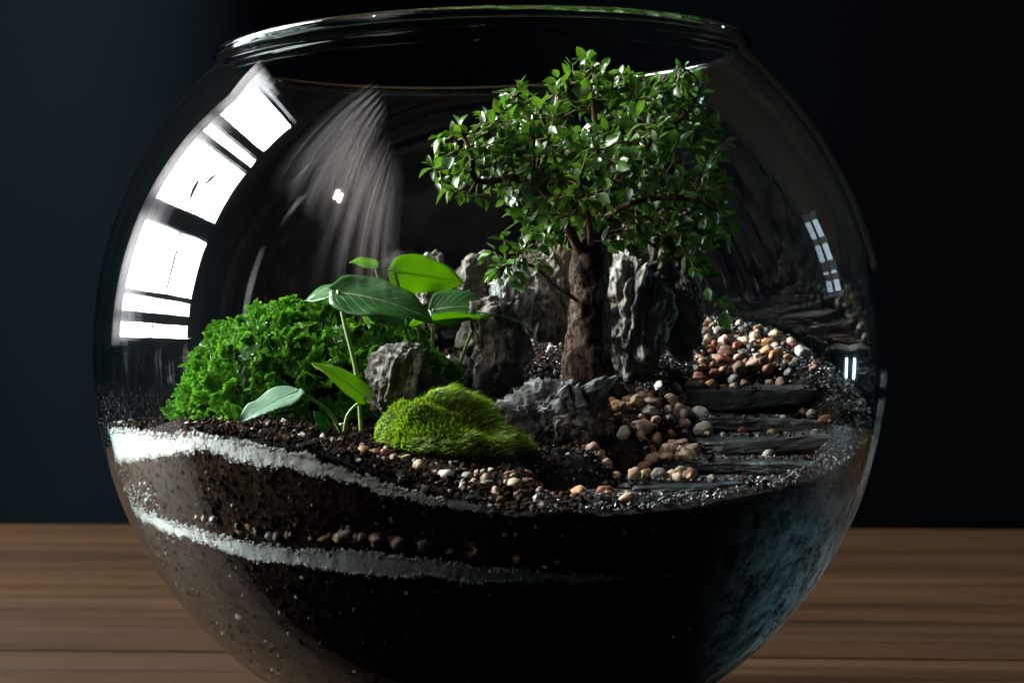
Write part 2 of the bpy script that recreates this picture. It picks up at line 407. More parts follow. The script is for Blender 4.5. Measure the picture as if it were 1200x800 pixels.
def mat_gauze(name, dens, side_only=False):
    """open gauze: opacity fades at the hems or to one side, shaped to soften mirrored light"""
    m, nt, out = new_mat(name); n = N(nt)
    uv = n('ShaderNodeAttribute', attribute_name='leaf_uv'); se = n('ShaderNodeSeparateXYZ', {0: uv.outputs['Vector']})
    st = n('ShaderNodeCombineXYZ', {0: n.math('MULTIPLY', se.outputs['X'], 15.0), 1: n.math('MULTIPLY', se.outputs['Y'], 1.1)})
    k = n.ramp(n.noise(st.outputs[0], 1.0, 4, 0.6), [(0.34, (0.10, 0.10, 0.10)), (0.66, (1, 1, 1))])
    if side_only: e = n.math('POWER', se.outputs['X'], 1.6)
    else: e = n.math('MULTIPLY', n.math('POWER', n.math('SINE', n.math('MULTIPLY', se.outputs['X'], 3.1416)), 1.3), n.math('POWER', n.math('SINE', n.math('MULTIPLY', se.outputs['Y'], 3.1416)), 1.1))
    t = n('ShaderNodeBsdfTranslucent', {0: (0.80, 0.79, 0.86, 1)}); tr = n('ShaderNodeBsdfTransparent')
    mx = n('ShaderNodeMixShader', {0: n.math('MULTIPLY', n.math('MULTIPLY', e, k if not side_only else 1.0), dens, clamp=True), 1: tr.outputs[0], 2: t.outputs[0]})
    nt.links.new(mx.outputs[0], out.inputs[0]); return m

M = dict(
    gauze=mat_gauze('open_gauze', 0.75), gauze_side=mat_gauze('grading_gauze', 0.97, True),
    wood=mat_wood(), cloth=mat_cloth(), glass=mat_glass_wall(), rim=mat_glass_rim(), sand=mat_sand(), grain=mat_grain(), crumb=mat_crumb(),
    soil=mat_soil('potting_soil', [(0.006, 0.003, 0.0016), (0.026, 0.0130, 0.0068), (0.070, 0.038, 0.021), (0.20, 0.135, 0.088)]),
    top=mat_soil('top_dressing', [(0.004, 0.004, 0.004), (0.012, 0.011, 0.010), (0.03, 0.027, 0.025), (0.08, 0.075, 0.07)]),
    rock=mat_rock('grey_rock', (0.030, 0.027, 0.024), (0.155, 0.145, 0.132), (0.46, 0.45, 0.43)),
    rock_b=mat_rock('blue_grey_rock', (0.045, 0.05, 0.054), (0.22, 0.24, 0.25), (0.58, 0.61, 0.63)),
    rock_p=mat_rock('pale_rock', (0.09, 0.085, 0.08), (0.34, 0.33, 0.31), (0.60, 0.59, 0.57)),
    slate=mat_slate(), bark=mat_bark(), twig=mat_twig(),
    leaf=mat_leaf('elm_leaf', (0.006, 0.028, 0.005), (0.040, 0.105, 0.012), (0.11, 0.27, 0.016), 0.32, 0.20, spec=0.45),
    leaf_s=mat_leaf('elm_foliage', (0.006, 0.028, 0.005), (0.040, 0.105, 0.012), (0.11, 0.27, 0.016), 0.32, 0.20, rnd='attr', spec=0.45),
    frond_s=mat_leaf('spikemoss_foliage', (0.026, 0.10, 0.012), (0.085, 0.25, 0.030), (0.16, 0.46, 0.03), 0.25, 0.28, rnd='attr'),
    frond=mat_leaf('spikemoss_green', (0.026, 0.10, 0.012), (0.085, 0.25, 0.030), (0.16, 0.46, 0.03), 0.25, 0.28),
    moss=mat_leaf('moss_green', (0.045, 0.105, 0.006), (0.16, 0.27, 0.012), (0.30, 0.48, 0.02), 0.45, 0.38, rnd='attr'),
    broad=mat_leaf('glossy_leaf', (0.016, 0.085, 0.018), (0.030, 0.115, 0.024), (0.08, 0.30, 0.03), 0.30, 0.28, veins=0.5),
    broad_pale=mat_leaf('dusty_leaf', (0.09, 0.18, 0.12), (0.12, 0.22, 0.15), (0.10, 0.30, 0.08), 0.30, 0.20, veins=0.45, spec=0.7),
    broad_young=mat_leaf('young_leaf', (0.09, 0.24, 0.014), (0.13, 0.30, 0.018), (0.36, 0.62, 0.03), 0.34, 0.50, veins=0.18),
    stem=mat_plain('green_stem', (0.16, 0.26, 0.06), 0.45), midrib=mat_plain('pale_midrib', (0.26, 0.36, 0.20), 0.45),
    paint=mat_plain('dark_window_paint', (0.055, 0.07, 0.09), 0.6), sheer=mat_sheer(),
)

# ------------------------------------------------------------------ table and backdrop
table = empty('wooden_table', (0, 0, 0), 'brown wooden table of wide horizontal planks under the glass bowl', 'table')
table.rotation_euler.z = math.radians(-4.2)
edges = [96.6, 77.2, 57.4, 38.0, 18.7, 5.2, -8.0]
for i in range(len(edges)-1):
    v, f = box(-66, 66, edges[i+1]+0.10, edges[i]-0.10, -3.2, 0.0-(0.05 if i % 3 == 1 else 0.0), 0.18)
    o = mk('plank', v, f, M['wood'], table, smooth=False, org=(0, (edges[i]+edges[i+1])/2, 0)); o.color = ((0.42, 0.20, 0.55, 0.30, 0.62, 0.4)[i], 0, 0, 1)
v, f = box(-64, 64, -7.0, 95.5, -6.0, -3.3); mk('underframe', v, f, M['wood'], table, smooth=False)
nx, nz = 260, 12
xs = np.linspace(-170, 190, nx); zs = np.linspace(-60, 170, nz)
X, Z = np.meshgrid(xs, zs)
Yb = 150+1.2*np.sin(X*0.09+1.3)-15.0*np.exp(-((X+31)/19.0)**2)*(1+0.10*np.sin(Z*0.03))+0.30*np.maximum(X+26, 0)-0.18*np.maximum(-62-X, 0)
v = np.stack([X, Yb, Z], -1).reshape(-1, 3)
f = np.array([[j*nx+i, j*nx+i+1, (j+1)*nx+i+1, (j+1)*nx+i] for j in range(nz-1) for i in range(nx-1)])
o = mk('backdrop_curtain', v, f, M['cloth']); tag(o, 'dark blue-black cloth backdrop hanging behind the table', 'curtain', kind='structure')

# ------------------------------------------------------------------ the window whose image lies on the left of the bowl
win = empty('window', (WIN_X, (WIN_Y0+WIN_Y1)/2, WIN_Z0), 'tall bright window with dark cross bars mirrored on the left of the bowl', 'window')
def bar(y0, y1, z0, z1, nm):
    v, f = box(WIN_X-2, WIN_X+2, y0, y1, z0, z1, 0.4); mk(nm, v, f, M['paint'], win, smooth=False)
bar(WIN_Y0-10, WIN_Y1+6, WIN_Z0-8, WIN_Z0-0.2, 'sill'); bar(WIN_Y0-10, WIN_Y1+6, WIN_Z1+0.2, WIN_Z1+9, 'frame_head')
bar(WIN_Y0-10, WIN_Y0-0.1, WIN_Z0, WIN_Z1, 'frame_side'); bar(WIN_Y1+0.1, WIN_Y1+6, WIN_Z0, WIN_Z1, 'frame_side')
for z0, z1 in ((28, 33), (40, 42.5), (76, 88), (133, 138), (148, 156)):
    bar(WIN_Y0, WIN_Y1, z0, z1, 'cross_bar')
bar(50, 52.5, 22.2, 27.8, 'upright_bar'); bar(72, 75, 138.2, 147.8, 'upright_bar')
v, f = box(204, 206.0-0.6, 83, 99, 49, 51.5); fw = empty('far_window', (205, 91, 48), 'small far window mirrored as a barred streak on the right of the bowl', 'window')
for z in (49, 60, 66, 84, 102):
    v, f = box(201, 204, 82, 100, z, z+(3.5 if z != 66 else 6)); mk('cross_bar', v, f, M['paint'], fw, smooth=False)
nx, nz = 90, 10
ys = np.linspace(104, 178, nx); zs = np.linspace(18, 212, nz)
Yg, Zg = np.meshgrid(ys, zs)
v = np.stack([WIN_X+5+1.8*np.sin(Yg*0.9)+0.8*np.sin(Yg*2.1+1), Yg, Zg], -1).reshape(-1, 3)
f = np.array([[j*nx+i, j*nx+i+1, (j+1)*nx+i+1, (j+1)*nx+i] for j in range(nz-1) for i in range(nx-1)])
o = mk('sheer_curtain', v, f, M['sheer']); tag(o, 'pale sheer curtain mirrored as a soft band beside the bright window', 'curtain')

# bare twigs and a striped awning pole outside the panes, and a gathered sheer drape nearer the camera
def outside(name, pts, r0, r1, mat, par): q = smooth_path(pts, 30); tv, tf = tube(q, np.linspace(r0, r1, 30), 6); return mk(name, tv, tf, mat, par)
tw = empty('bare_branch', (WIN_X-4.0, 40, 20), 'thin bare branch outside, mirrored as fine dark lines in the bright window', 'branch')
outside('stem', [(WIN_X-4.0, 44, 20), (WIN_X-4.0, 40, 60), (WIN_X-4.0, 46, 98), (WIN_X-4.0, 40, 128)], 4.6, 2.6, M['twig'], tw)
for a, b in (((43, 88), (70, 118)), ((45, 98), (24, 122)), ((41, 64), (20, 92)), ((58, 104), (62, 124))):
    outside('twig', [(WIN_X-4, a[0], a[1]), (WIN_X-4, (a[0]+b[0])/2+2, (a[1]+b[1])/2), (WIN_X-4, b[0], b[1])], 3.4, 1.6, M['twig'], tw)
v, f = tube([(WIN_X-4, 22, 20), (WIN_X-4, 23, 66)], 5.0, 10); o = mk('outdoor_pole', v, f, mat_plain('red_paint', (0.6, 0.03, 0.04), 0.5)); tag(o, 'red pole outside, mirrored in the lowest panes of the bright window', 'pole')
def sheet(name, y0, y1, z0, z1, x, lean, mat, fold=1.6, flare=0.45, ny=70, nz=16):
    u, t = np.meshgrid(np.linspace(0, 1, ny), np.linspace(0, 1, nz)); ym = (y0+y1)/2
    yy = ym+(u-0.5)*(y1-y0)*(1-flare+flare*(1-t))+lean*(1-t)
    v = np.stack([x+fold*np.sin(u*40+0.8*np.sin(t*3))+0.5*fold*np.sin(u*83+1), yy, z0+(z1-z0)*t], -1).reshape(-1, 3)
    f = np.array([[j*ny+i, j*ny+i+1, (j+1)*ny+i+1, (j+1)*ny+i] for j in range(nz-1) for i in range(ny-1)])
    return mk(name, v, f, mat, uv=np.stack([u, t], -1).reshape(-1, 2))
def drape(y0, y1, z0, z1, x, lean, label, seed):
    return tag(sheet('sheer_drape', y0, y1, z0, z1, x, lean, M['gauze']), label, 'curtain', 'sheer drapes mirrored in the bowl')
tag(sheet('sheer_curtain', 66, 106, 20, 207, WIN_X+6, 0, M['gauze_side'], 0.8, 0.0), 'added gauze strip grading the bright mirrored panes to grey at left', 'curtain')  # gauze added to grade the mirrored panes from white to grey
drape(-70, 2, 62, 172, -66, -22, 'pale gathered drape mirrored as the upper faint streak left of the tree', 1)
drape(-140, -34, 36, 152, -64, -20, 'pale gathered drape mirrored as the lower faint streak above the broad leaves', 2)

# ------------------------------------------------------------------ glass bowl
R_OUT, R_IN, ZC = 14.8, 14.5, 13.9
bowl = empty('glass_bowl', (0, 0, 0), 'large round clear glass fishbowl terrarium standing on the table', 'bowl')
def revolve(prof, n=192):
    a = np.linspace(0, 2*np.pi, n, endpoint=False); V = []
    for r, z in prof: V.append(np.stack([r*np.cos(a), r*np.sin(a), np.full(n, z)], -1))
    V = np.concatenate(V)
    F = [(i*n+j, i*n+(j+1) % n, (i+1)*n+(j+1) % n, (i+1)*n+j) for i in range(len(prof)-1) for j in range(n)]
    return V, F
Z_RIM = 25.0
def prof(R, zlo, zhi, n):
    a0 = math.asin((zlo-ZC)/R); a1 = math.asin((zhi-ZC)/R)
    return [(R*math.cos(a), ZC+R*math.sin(a)) for a in np.linspace(a0, a1, n)]
op = [(0.01, 0.02)]+prof(R_OUT, 0.02, Z_RIM, 80)
ip = prof(R_IN, 0.45, Z_RIM, 80)[::-1]+[(0.01, 0.45)]
def lean(v):      # hand-blown: the mouth leans a little to the left
    v = np.array(v); w = np.clip((v[:, 2]-14.0)/11.0, 0, 1)**2
    v[:, 2] += v[:, 0]*0.031*w; v[:, 0] -= 0.36*w
    return v
v1, f1 = revolve(op); v1 = lean(v1); mk('outer_wall', v1, f1, M['glass'], bowl)
v2, f2 = revolve(ip); v2 = lean(v2); mk('inner_wall', v2, f2, M['glass'], bowl)
rr = math.sqrt(R_OUT**2-(Z_RIM-ZC)**2)
lip = [(rr+0.08+0.26*math.cos(a), Z_RIM+0.14+0.19*math.sin(a)) for a in np.linspace(0, 2*np.pi, 29)]
v3, f3 = revolve(lip); v3 = lean(v3); mk('rim', v3, f3, M['rim'], bowl)

# ------------------------------------------------------------------ ground inside the bowl
STEPS = [  # px centre, py of top front edge, Y, width cm, depth, thickness
    (884, 455, 3.2, 4.9, 2.6, 0.70, 3, 'topmost slate step with a tall black riser, below the pebble slope'),
    (894, 489, 1.0, 5.2, 2.6, 0.46, -5, 'second slate step from the top, a straight dark slab'),
    (912, 511, -1.6, 5.8, 2.8, 0.50, 8, 'third slate step from the top, bluish top, running to the right glass'),
    (872, 538, -4.0, 5.6, 2.6, 0.40, -8, 'fourth slate step from the top, scattered with gravel'),
    (850, 563, -6.4, 6.8, 2.8, 0.40, 6, 'fifth slate step from the top, wide and speckled with pale grit'),
    (765, 583, -8.8, 6.4, 2.8, 0.40, -9, 'lowest slate step nearest the front glass, bluish and gritty')]
STEP_BOX = []
for (px, py, Y, wx, wy, th, rz, lab) in STEPS:
    p = P(px, py, Y-wy/2); STEP_BOX.append((p[0], Y, p[2], wx, wy, th))
CP = np.array([(0, -13.8, 8.9), (-4.6, -12.7, 10.6), (-2.4, -13.5, 9.6), (-9, -10.8, 11.2), (-12.5, -6, 11.2), (-14, 0, 11.2), (5.1, -13.2, 8.7), (9.1, -11.2, 9.1), (12.4, -7.5, 9.7),
               (14, -3, 10.9), (14, 3, 12.8), (9, 9.5, 15.1), (11, 7, 14.4), (0, 13, 14.4), (-10, 8, 11.5), (-13, 5, 11.2), (-4, 9, 12.6), (-1.6, -7, 10.3), (-5, -5, 11.1), (1.8, -4, 10.8), (3.7, 0, 12.2), (5, -4, 11.2), (3.5, -8.5, 10.0),
               (8, -7, 10.2), (10, -2, 11.5), (10, 2, 12.6), (10, 5, 13.0), (5.8, 3, 13.0), (-7, 2, 11.9), (0, 4, 13.0)], float)
def _tps(r): return r*r*np.log(r+1e-6)
_D = np.linalg.norm(CP[:, None, :2]-CP[None, :, :2], axis=-1)
_n = len(CP); _A = np.zeros((_n+3, _n+3)); _A[:_n, :_n] = _tps(_D)+np.eye(_n)*1.5
_A[:_n, _n] = 1; _A[:_n, _n+1:] = CP[:, :2]; _A[_n, :_n] = 1; _A[_n+1:, :_n] = CP[:, :2].T
_w = np.linalg.solve(_A, np.concatenate([CP[:, 2], [0, 0, 0]]))
def H(x, y):
    x = np.asarray(x, float); y = np.asarray(y, float)
    d = np.sqrt((x[..., None]-CP[:, 0])**2+(y[..., None]-CP[:, 1])**2)
    h = _tps(d)@_w[:_n]+_w[_n]+_w[_n+1]*x+_w[_n+2]*y
    for (cx, cy, z, wx, wy, th) in STEP_BOX:      # the ground is cut away under each step
        dx = np.maximum(np.abs(x-cx)-wx/2-0.1, 0); dy = np.maximum(np.abs(y-cy+0.25)-wy/2-0.25, 0)
        w = np.clip(1-dx/1.3, 0, 1)**2*np.clip(1-dy/0.8, 0, 1)**2*np.clip((13.0-np.sqrt(x*x+y*y))/1.2, 0, 1)
        h = np.where(h > z-th*0.85, h+(z-th*0.85-h)*w, h)
    return h
def rg(z): return np.sqrt(np.maximum(R_IN**2-(np.asarray(z)-ZC)**2, 0.01))
def glass_hit(px, py):
    d = P(px, py, 0.0)-np.array([CAM_X, -DIST, CAM_Z]); d /= np.linalg.norm(d)
    o_ = np.array([CAM_X, -DIST, CAM_Z-ZC]); b = d@o_; c = o_@o_-R_IN**2; q = b*b-c
    t = -b-math.sqrt(q) if q > 0 else -b
    p = o_+d*t; p[2] += ZC; return p
def line_theta(tab):
    pts = np.array([glass_hit(a, b) for a, b in tab]); th = np.arctan2(pts[:, 0], -pts[:, 1])
    i = np.argsort(th); th, z = th[i], pts[i, 2]
    return lambda t: np.interp(t, th, z)
UW_T = line_theta([(118, 503), (150, 505), (180, 508), (250, 510), (300, 523), (350, 534), (400, 549), (450, 567), (500, 580), (560, 592), (610, 600), (660, 605)])
UW_B = line_theta([(118, 538), (150, 540), (180, 534), (200, 530), (250, 525), (300, 546), (350, 551), (400, 561), (450, 577), (500, 588), (560, 599), (610, 604), (660, 604)])
LW_T = line_theta([(142, 593), (180, 604), (230, 621), (300, 640), (350, 646), (400, 645), (450, 649), (500, 655), (560, 664), (620, 671), (700, 676), (760, 677)])
LW_B = line_theta([(142, 599), (180, 615), (230, 635), (300, 655), (350, 663), (400, 671), (450, 673), (500, 677), (560, 681), (620, 682), (700, 679), (760, 676)])
NT = 1500
TH = np.linspace(-np.pi, np.pi, NT, endpoint=False)
circ = np.stack([np.cos(TH)*14.5, np.sin(TH)*14.5, np.zeros(NT)], -1)
def jag(seed, amp): return amp*(fbm(circ*0.9, 3, seed)*0.8+fbm(circ*4.0, 4, seed+5, 0.7)*0.55)
def blend_back(z, back):    # the far side of the bowl: run level
    w = np.clip((np.abs(TH)-1.75)/0.5, 0, 1); return z*(1-w)+back*w
uw_b = blend_back(UW_B(TH), 10.2)+jag(3, 0.11)
uw_t = blend_back(UW_T(TH), 10.6)+jag(9, 0.11); uw_t = np.maximum(uw_t, uw_b)
lw_b = blend_back(LW_B(TH), 8.2)+jag(21, 0.09)
lw_t = blend_back(LW_T(TH), 8.5)+jag(33, 0.09); lw_t = np.maximum(lw_t, lw_b)
off = TH > 0.55
lw_t[off] = lw_b[off]; uw_t[TH > 0.2] = uw_b[TH > 0.2]
hx = np.sin(TH); hy = -np.cos(TH)
h_edge = H(hx*13.9, hy*13.9)
h_edge = np.maximum(h_edge, uw_t-0.02)
def layer(name, zlo, zhi, mat, label, rows=14, inset=0.06, rough=0.05, cull=False, seed=0):
    V = []
    for k in range(rows):
        z = zlo+(zhi-zlo)*k/(rows-1); r = rg(z)-inset
        q = np.stack([hx*r, hy*r, z], -1)
        r = r-rough*np.abs(fbm(q*2.5, 3, seed))
        V.append(np.stack([hx*r, hy*r, z], -1))
    V = np.concatenate(V+[np.array([[0, 0, float(np.mean(zlo))], [0, 0, float(np.mean(zhi))]])])
    F = []
    for j in range(NT):
        j2 = (j+1) % NT
        if cull and (zhi[j]-zlo[j] < 0.03 and zhi[j2]-zlo[j2] < 0.03): continue
        for k in range(rows-1):
            F.append((k*NT+j, k*NT+j2, (k+1)*NT+j2, (k+1)*NT+j))
        if not cull:
            F.append((rows*NT, j2, j, j)[:3]); F.append(((rows-1)*NT+j, (rows-1)*NT+j2, rows*NT+1))
    o = mk(name, V, F, mat)
    return tag(o, label, 'soil' if 'soil' in name else 'sand', kind='stuff')
zb = np.full(NT, 0.9)
layer('soil_layer', zb, lw_b, M['soil'], 'dark brown soil filling the bottom of the bowl below the lower sand line', rows=40, seed=2)
layer('sand_layer', lw_b-0.01, lw_t, M['sand'], 'thin lower white sand line curving down between two soil layers', rows=5, inset=0.03, cull=True, seed=4)
layer('soil_layer', lw_t, uw_b, M['soil'], 'dark brown soil between the two white sand lines', rows=24, seed=6)
layer('sand_layer', uw_b-0.01, uw_t, M['sand'], 'thick upper white sand line at left, thinning towards the front', rows=9, inset=0.03, cull=True, seed=8)
# top dressing: outer skirt from the sand up to the surface, then the surface itself
NR = 110
rows_ = []
for k in range(4):
    z = uw_t+(h_edge-uw_t)*k/4; r = rg(z)-0.06-0.05*np.abs(vnoise(np.stack([hx*40, hy*40, z*3], -1), 5)); rows_.append(np.stack([hx*r, hy*r, z], -1))
rE = rg(h_edge)-0.08
for k in range(NR):
    t = 1-k/(NR-1.0)*0.995; r = rE*t
    x, y = hx*r, hy*r
    w = np.clip((1-t)/0.06, 0, 1); z = H(x, y)*w+h_edge*(1-w)
    q = np.stack([x, y, z], -1)
    z = z+(0.14*fbm(q*1.1, 4, 40)+0.07*fbm(q*4.5, 3, 44))*np.clip((1-t)/0.03, 0.35, 1)
    rows_.append(np.stack([x, y, z], -1))
Vt = np.concatenate(rows_); nr = len(rows_)
jj = np.arange(NT); j2 = (jj+1) % NT
F = np.concatenate([np.stack([k*NT+jj, k*NT+j2, (k+1)*NT+j2, (k+1)*NT+jj], -1) for k in range(nr-1)])
o = mk('topsoil', Vt, F, M['top']); tag(o, 'black crumbly topsoil surface rising from front glass to back right', 'soil', kind='stuff')

# ------------------------------------------------------------------ rocks
I5v, I5f = ico(6); I4v, I4f = ico(5)
def rock(center, half, label, mat, seed, tilt=(0, 0, 0), ridge=0.16, pts=16, vert=0.35, name='rock', bot=0.0):
    r_ = np.random.default_rng(seed)
    nrm = r_.normal(size=(pts, 3)); nrm /= np.linalg.norm(nrm, axis=1)[:, None]
    dst = r_.uniform(0.72, 1.0, pts)
    d = I5v
    den = d@nrm.T
    rad = np.where(den > 1e-3, dst/np.maximum(den, 1e-3), 9).min(axis=1); rad = np.minimum(rad, 1.12)
    v = d*rad[:, None]
    hv = np.array(half)
    w = v*hv
    q = w*np.array([1, 1, vert])
    q = q+0.35*np.stack([vnoise(q*1.2, seed+71), vnoise(q*1.2, seed+72), 0*q[:, 0]], -1)
    disp = ridge*ridged(q*1.15, 6, seed, 0.58)-ridge*0.5+0.12*fbm(w*0.7, 3, seed+3)+0.10*ridged(w*np.array([1.9, 1.9, 1.1]), 4, seed+9, 0.55)-0.05+0.05*fbm(w*5.0, 3, seed+5, 0.65)
    w = w+d*disp[:, None]*min(1.0, float(hv.min())/1.2+0.35)
    Rm = np.array(Euler([math.radians(a) for a in tilt]).to_matrix())
    w = w@Rm.T+np.array(center)
    o = mk(name, w, I5f, mat, org=(center[0], center[1], center[2]-half[2]))
    return tag(o, label, 'rock', 'rocks around the bonsai trunk')
def rp(px, py, Y): return P(px, py, Y)
rock(rp(472, 447, -3.5), (1.15, 1.1, 1.35), 'grey craggy rock in front of the fern clump, left of the green moss', M['rock'], 3, (0, 12, 10), 0.22)
rock(rp(578, 408, -1.2), (1.25, 1.0, 1.55), 'upright grey rock behind the moss cushion under the broad leaves', M['rock'], 12, (0, 4, 20), 0.2)
rock(rp(640, 488, -4.0), (2.3, 0.95, 1.15), 'wide blue-grey ridged rock at the foot of the bonsai trunk', M['rock_b'], 29, (0, -22, 6), 0.34, vert=0.22)
rock(rp(503, 345, 5.0), (0.95, 0.9, 1.4), 'small dark pointed rock peeking above the yellow-green leaf', M['rock'], 31, (0, 10, 0), 0.2)
rock(rp(562, 340, 4.0), (0.75, 0.9, 1.5), 'narrow tan rock left of the lowest bonsai branch', M['rock'], 44, (0, 0, 30), 0.16)
rock(rp(594, 375, 2.6), (0.95, 0.8, 1.5), 'black and grey layered rock between the broad leaves and the trunk', M['rock_b'], 52, (0, 14, 0), 0.24)
rock(rp(644, 338, 5.0), (1.3, 0.9, 1.9), 'pale mottled rock standing behind the trunk, seen at its left', M['rock'], 61, (0, -6, 0), 0.2)
rock(rp(744, 378, 3.0), (1.35, 1.2, 2.3), 'large craggy rock right of the trunk, its left edge bright', M['rock_p'], 75, (0, 4, 25), 0.30)
rock(rp(744, 312, 4.6), (0.85, 0.8, 1.5), 'pale stone spire rising behind the craggy rock under the crown', M['rock_p'], 83, (0, 6, 0), 0.2)
rock(rp(788, 350, 4.0), (1.0, 1.0, 2.2), 'brown shaded rock leaning to the right of the craggy rock', M['rock'], 97, (0, -14, 0), 0.26)
rock(rp(672, 505, -4.6), (0.85, 0.7, 0.75), 'small grey stone at the right end of the wide blue-grey rock', M['rock'], 105, (0, 25, 0), 0.16)

# ------------------------------------------------------------------ slate steps
def slab(cx, cy, z, wx, wy, th, rot, seed, label):
    r_ = np.random.default_rng(seed); n = 56
    a = np.linspace(0, 2*np.pi, n, endpoint=False)
    e = 5.0
    rx = (np.abs(np.cos(a))**e+np.abs(np.sin(a))**e)**(-1/e)
    base = np.stack([np.cos(a)*rx*wx/2, np.sin(a)*rx*wy/2], -1)
    V, rows = [], 7
    for k in range(rows):
        u = k/(rows-1); zz = -th/2+th*u
        j = 1+0.11*fbm(np.stack([np.cos(a)*2.2+seed, np.sin(a)*2.2, np.full(n, u*0.6)], -1), 4, seed)+0.045*fbm(np.stack([np.cos(a)*7+seed, np.sin(a)*7, np.full(n, u*5)], -1), 3, seed)
        s_ = j*(0.965 if k in (0, rows-1) else 1)
        V.append(np.stack([base[:, 0]*s_, base[:, 1]*s_, np.full(n, zz)+0.05*fbm(np.stack([base[:, 0], base[:, 1], np.zeros(n)+k], -1)*0.9, 2, seed)], -1))
    for s_ in (0.7, 0.4, 0.1):
        zz = th/2+0.06*fbm(np.stack([base[:, 0]*s_, base[:, 1]*s_, np.zeros(n)], -1)*1.1, 3, seed)
        V.append(np.stack([base[:, 0]*s_, base[:, 1]*s_, zz], -1))
    rows += 3
    V = np.concatenate(V)
    F = [(k*n+i, k*n+(i+1) % n, (k+1)*n+(i+1) % n, (k+1)*n+i) for k in range(rows-1) for i in range(n)]
    F.append(tuple(range(n-1, -1, -1))); F.append(tuple(range((rows-1)*n, rows*n)))
    Rm = np.array(Euler([math.radians(q) for q in rot]).to_matrix())
    o = mk('slate_step', V@Rm.T+np.array([cx, cy, z]), F, M['slate'], org=(cx, cy, z-th/2), smooth=False)
    return tag(o, label, 'stone step', 'slate steps climbing to the back right')
for i, (px, py, Y, wx, wy, th, rz, lab) in enumerate(STEPS):
    p = P(px, py, Y-wy/2)
    slab(p[0], Y, p[2]-th/2, wx, wy, th, (3, (-2.5, 2, -3, 2.5, -2, 1.5)[i], rz), 200+i, lab)

# ------------------------------------------------------------------ height map used for resting pebbles and grains
GN = 300
gx = np.linspace(-15, 15, GN); GXX, GYY = np.meshgrid(gx, gx, indexing='ij')
HM = H(GXX, GYY)+0.05
for (cx, cy, z, wx, wy, th) in STEP_BOX:
    mk_ = (np.abs(GXX-cx) < wx/2*0.97) & (np.abs(GYY-cy) < wy/2*0.97); HM[mk_] = np.maximum(HM[mk_], z)
def gi(x): return int(np.clip(round((x+15)/30*(GN-1)), 0, GN-1))
def rest(x, y, r, settle=0.55):
    i, j = gi(x), gi(y); k = max(1, int(r/30*(GN-1)*0.7))
    w = HM[max(0, i-k):i+k+1, max(0, j-k):j+k+1]
    z = min(float(np.mean(w)), float(H(x, y))+0.45)
    k2 = max(1, int(r/30*(GN-1)*0.9))
    sl = (slice(max(0, i-k2), i+k2+1), slice(max(0, j-k2), j+k2+1))
    HM[sl] = np.maximum(HM[sl], z+r*settle*1.1)
    return z+r*settle*0.6

# ------------------------------------------------------------------ pebbles
PB = {'orange': mat_pebble('orange_pebble', (0.42, 0.17, 0.06), (0.55, 0.30, 0.15)), 'tan': mat_pebble('tan_pebble', (0.36, 0.25, 0.15), (0.50, 0.38, 0.26)),
      'pink': mat_pebble('pink_pebble', (0.42, 0.24, 0.19), (0.52, 0.36, 0.29)), 'white': mat_pebble('white_pebble', (0.55, 0.52, 0.47), (0.72, 0.70, 0.66)),
      'grey': mat_pebble('grey_pebble', (0.12, 0.12, 0.115), (0.24, 0.23, 0.22)), 'brown': mat_pebble('brown_pebble', (0.13, 0.06, 0.035), (0.24, 0.12, 0.07)),
      'red': mat_pebble('red_pebble', (0.26, 0.06, 0.035), (0.34, 0.12, 0.07))}
PV, PF = ico(3)
PEB = {}
PM = {}
for cname, pm in PB.items():
    for k in range(5):
        sd = 300+k*7
        r_ = np.random.default_rng(sd); nrm = r_.normal(size=(11, 3)); nrm /= np.linalg.norm(nrm, axis=1)[:, None]
        den = PV@nrm.T; rad = np.where(den > 1e-3, r_.uniform(0.66, 1.0, 11)/np.maximum(den, 1e-3), 9).min(axis=1); rad = np.minimum(rad, 1.05)
        vv = PV*(0.05+0.95*rad)[:, None]*(1+0.15*fbm(PV*1.9, 4, sd))[:, None]*np.array([1, 0.82, 0.66+0.05*k])
        PM[cname, k] = mesh_data('pebble_'+cname, vv, PF, pm)
def pebble(p, r, cname, where, rot=None):
    e = rot or Euler((random.uniform(-0.5, 0.5), random.uniform(-0.5, 0.5), random.uniform(0, 6.28)))
    s_ = r*S
    Mx = Matrix.Translation((p[0]*S, p[1]*S, p[2]*S)) @ e.to_matrix().to_4x4() @ Matrix.Diagonal((s_*random.uniform(0.9, 1.25), s_*random.uniform(0.85, 1.1), s_, 1))
    o = inst('pebble', PM[cname, random.randrange(5)], Mx)
    PEB.setdefault(where, []).append((o, r, cname, CAM_X+(p[0]-CAM_X)*DIST/(DIST+p[1]), p[2], p[1]))
    return o
def inside(x, y, z, r): return x*x+y*y+(z-ZC)**2 < (R_IN-0.15-r)**2
def pick(w): ks = list(w); return random.choices(ks, [w[k] for k in ks])[0]
mixc = {'orange': 5, 'tan': 2.5, 'pink': 2.5, 'white': 2.2, 'grey': 4.5, 'brown': 6, 'red': 1.6}
OCC = []
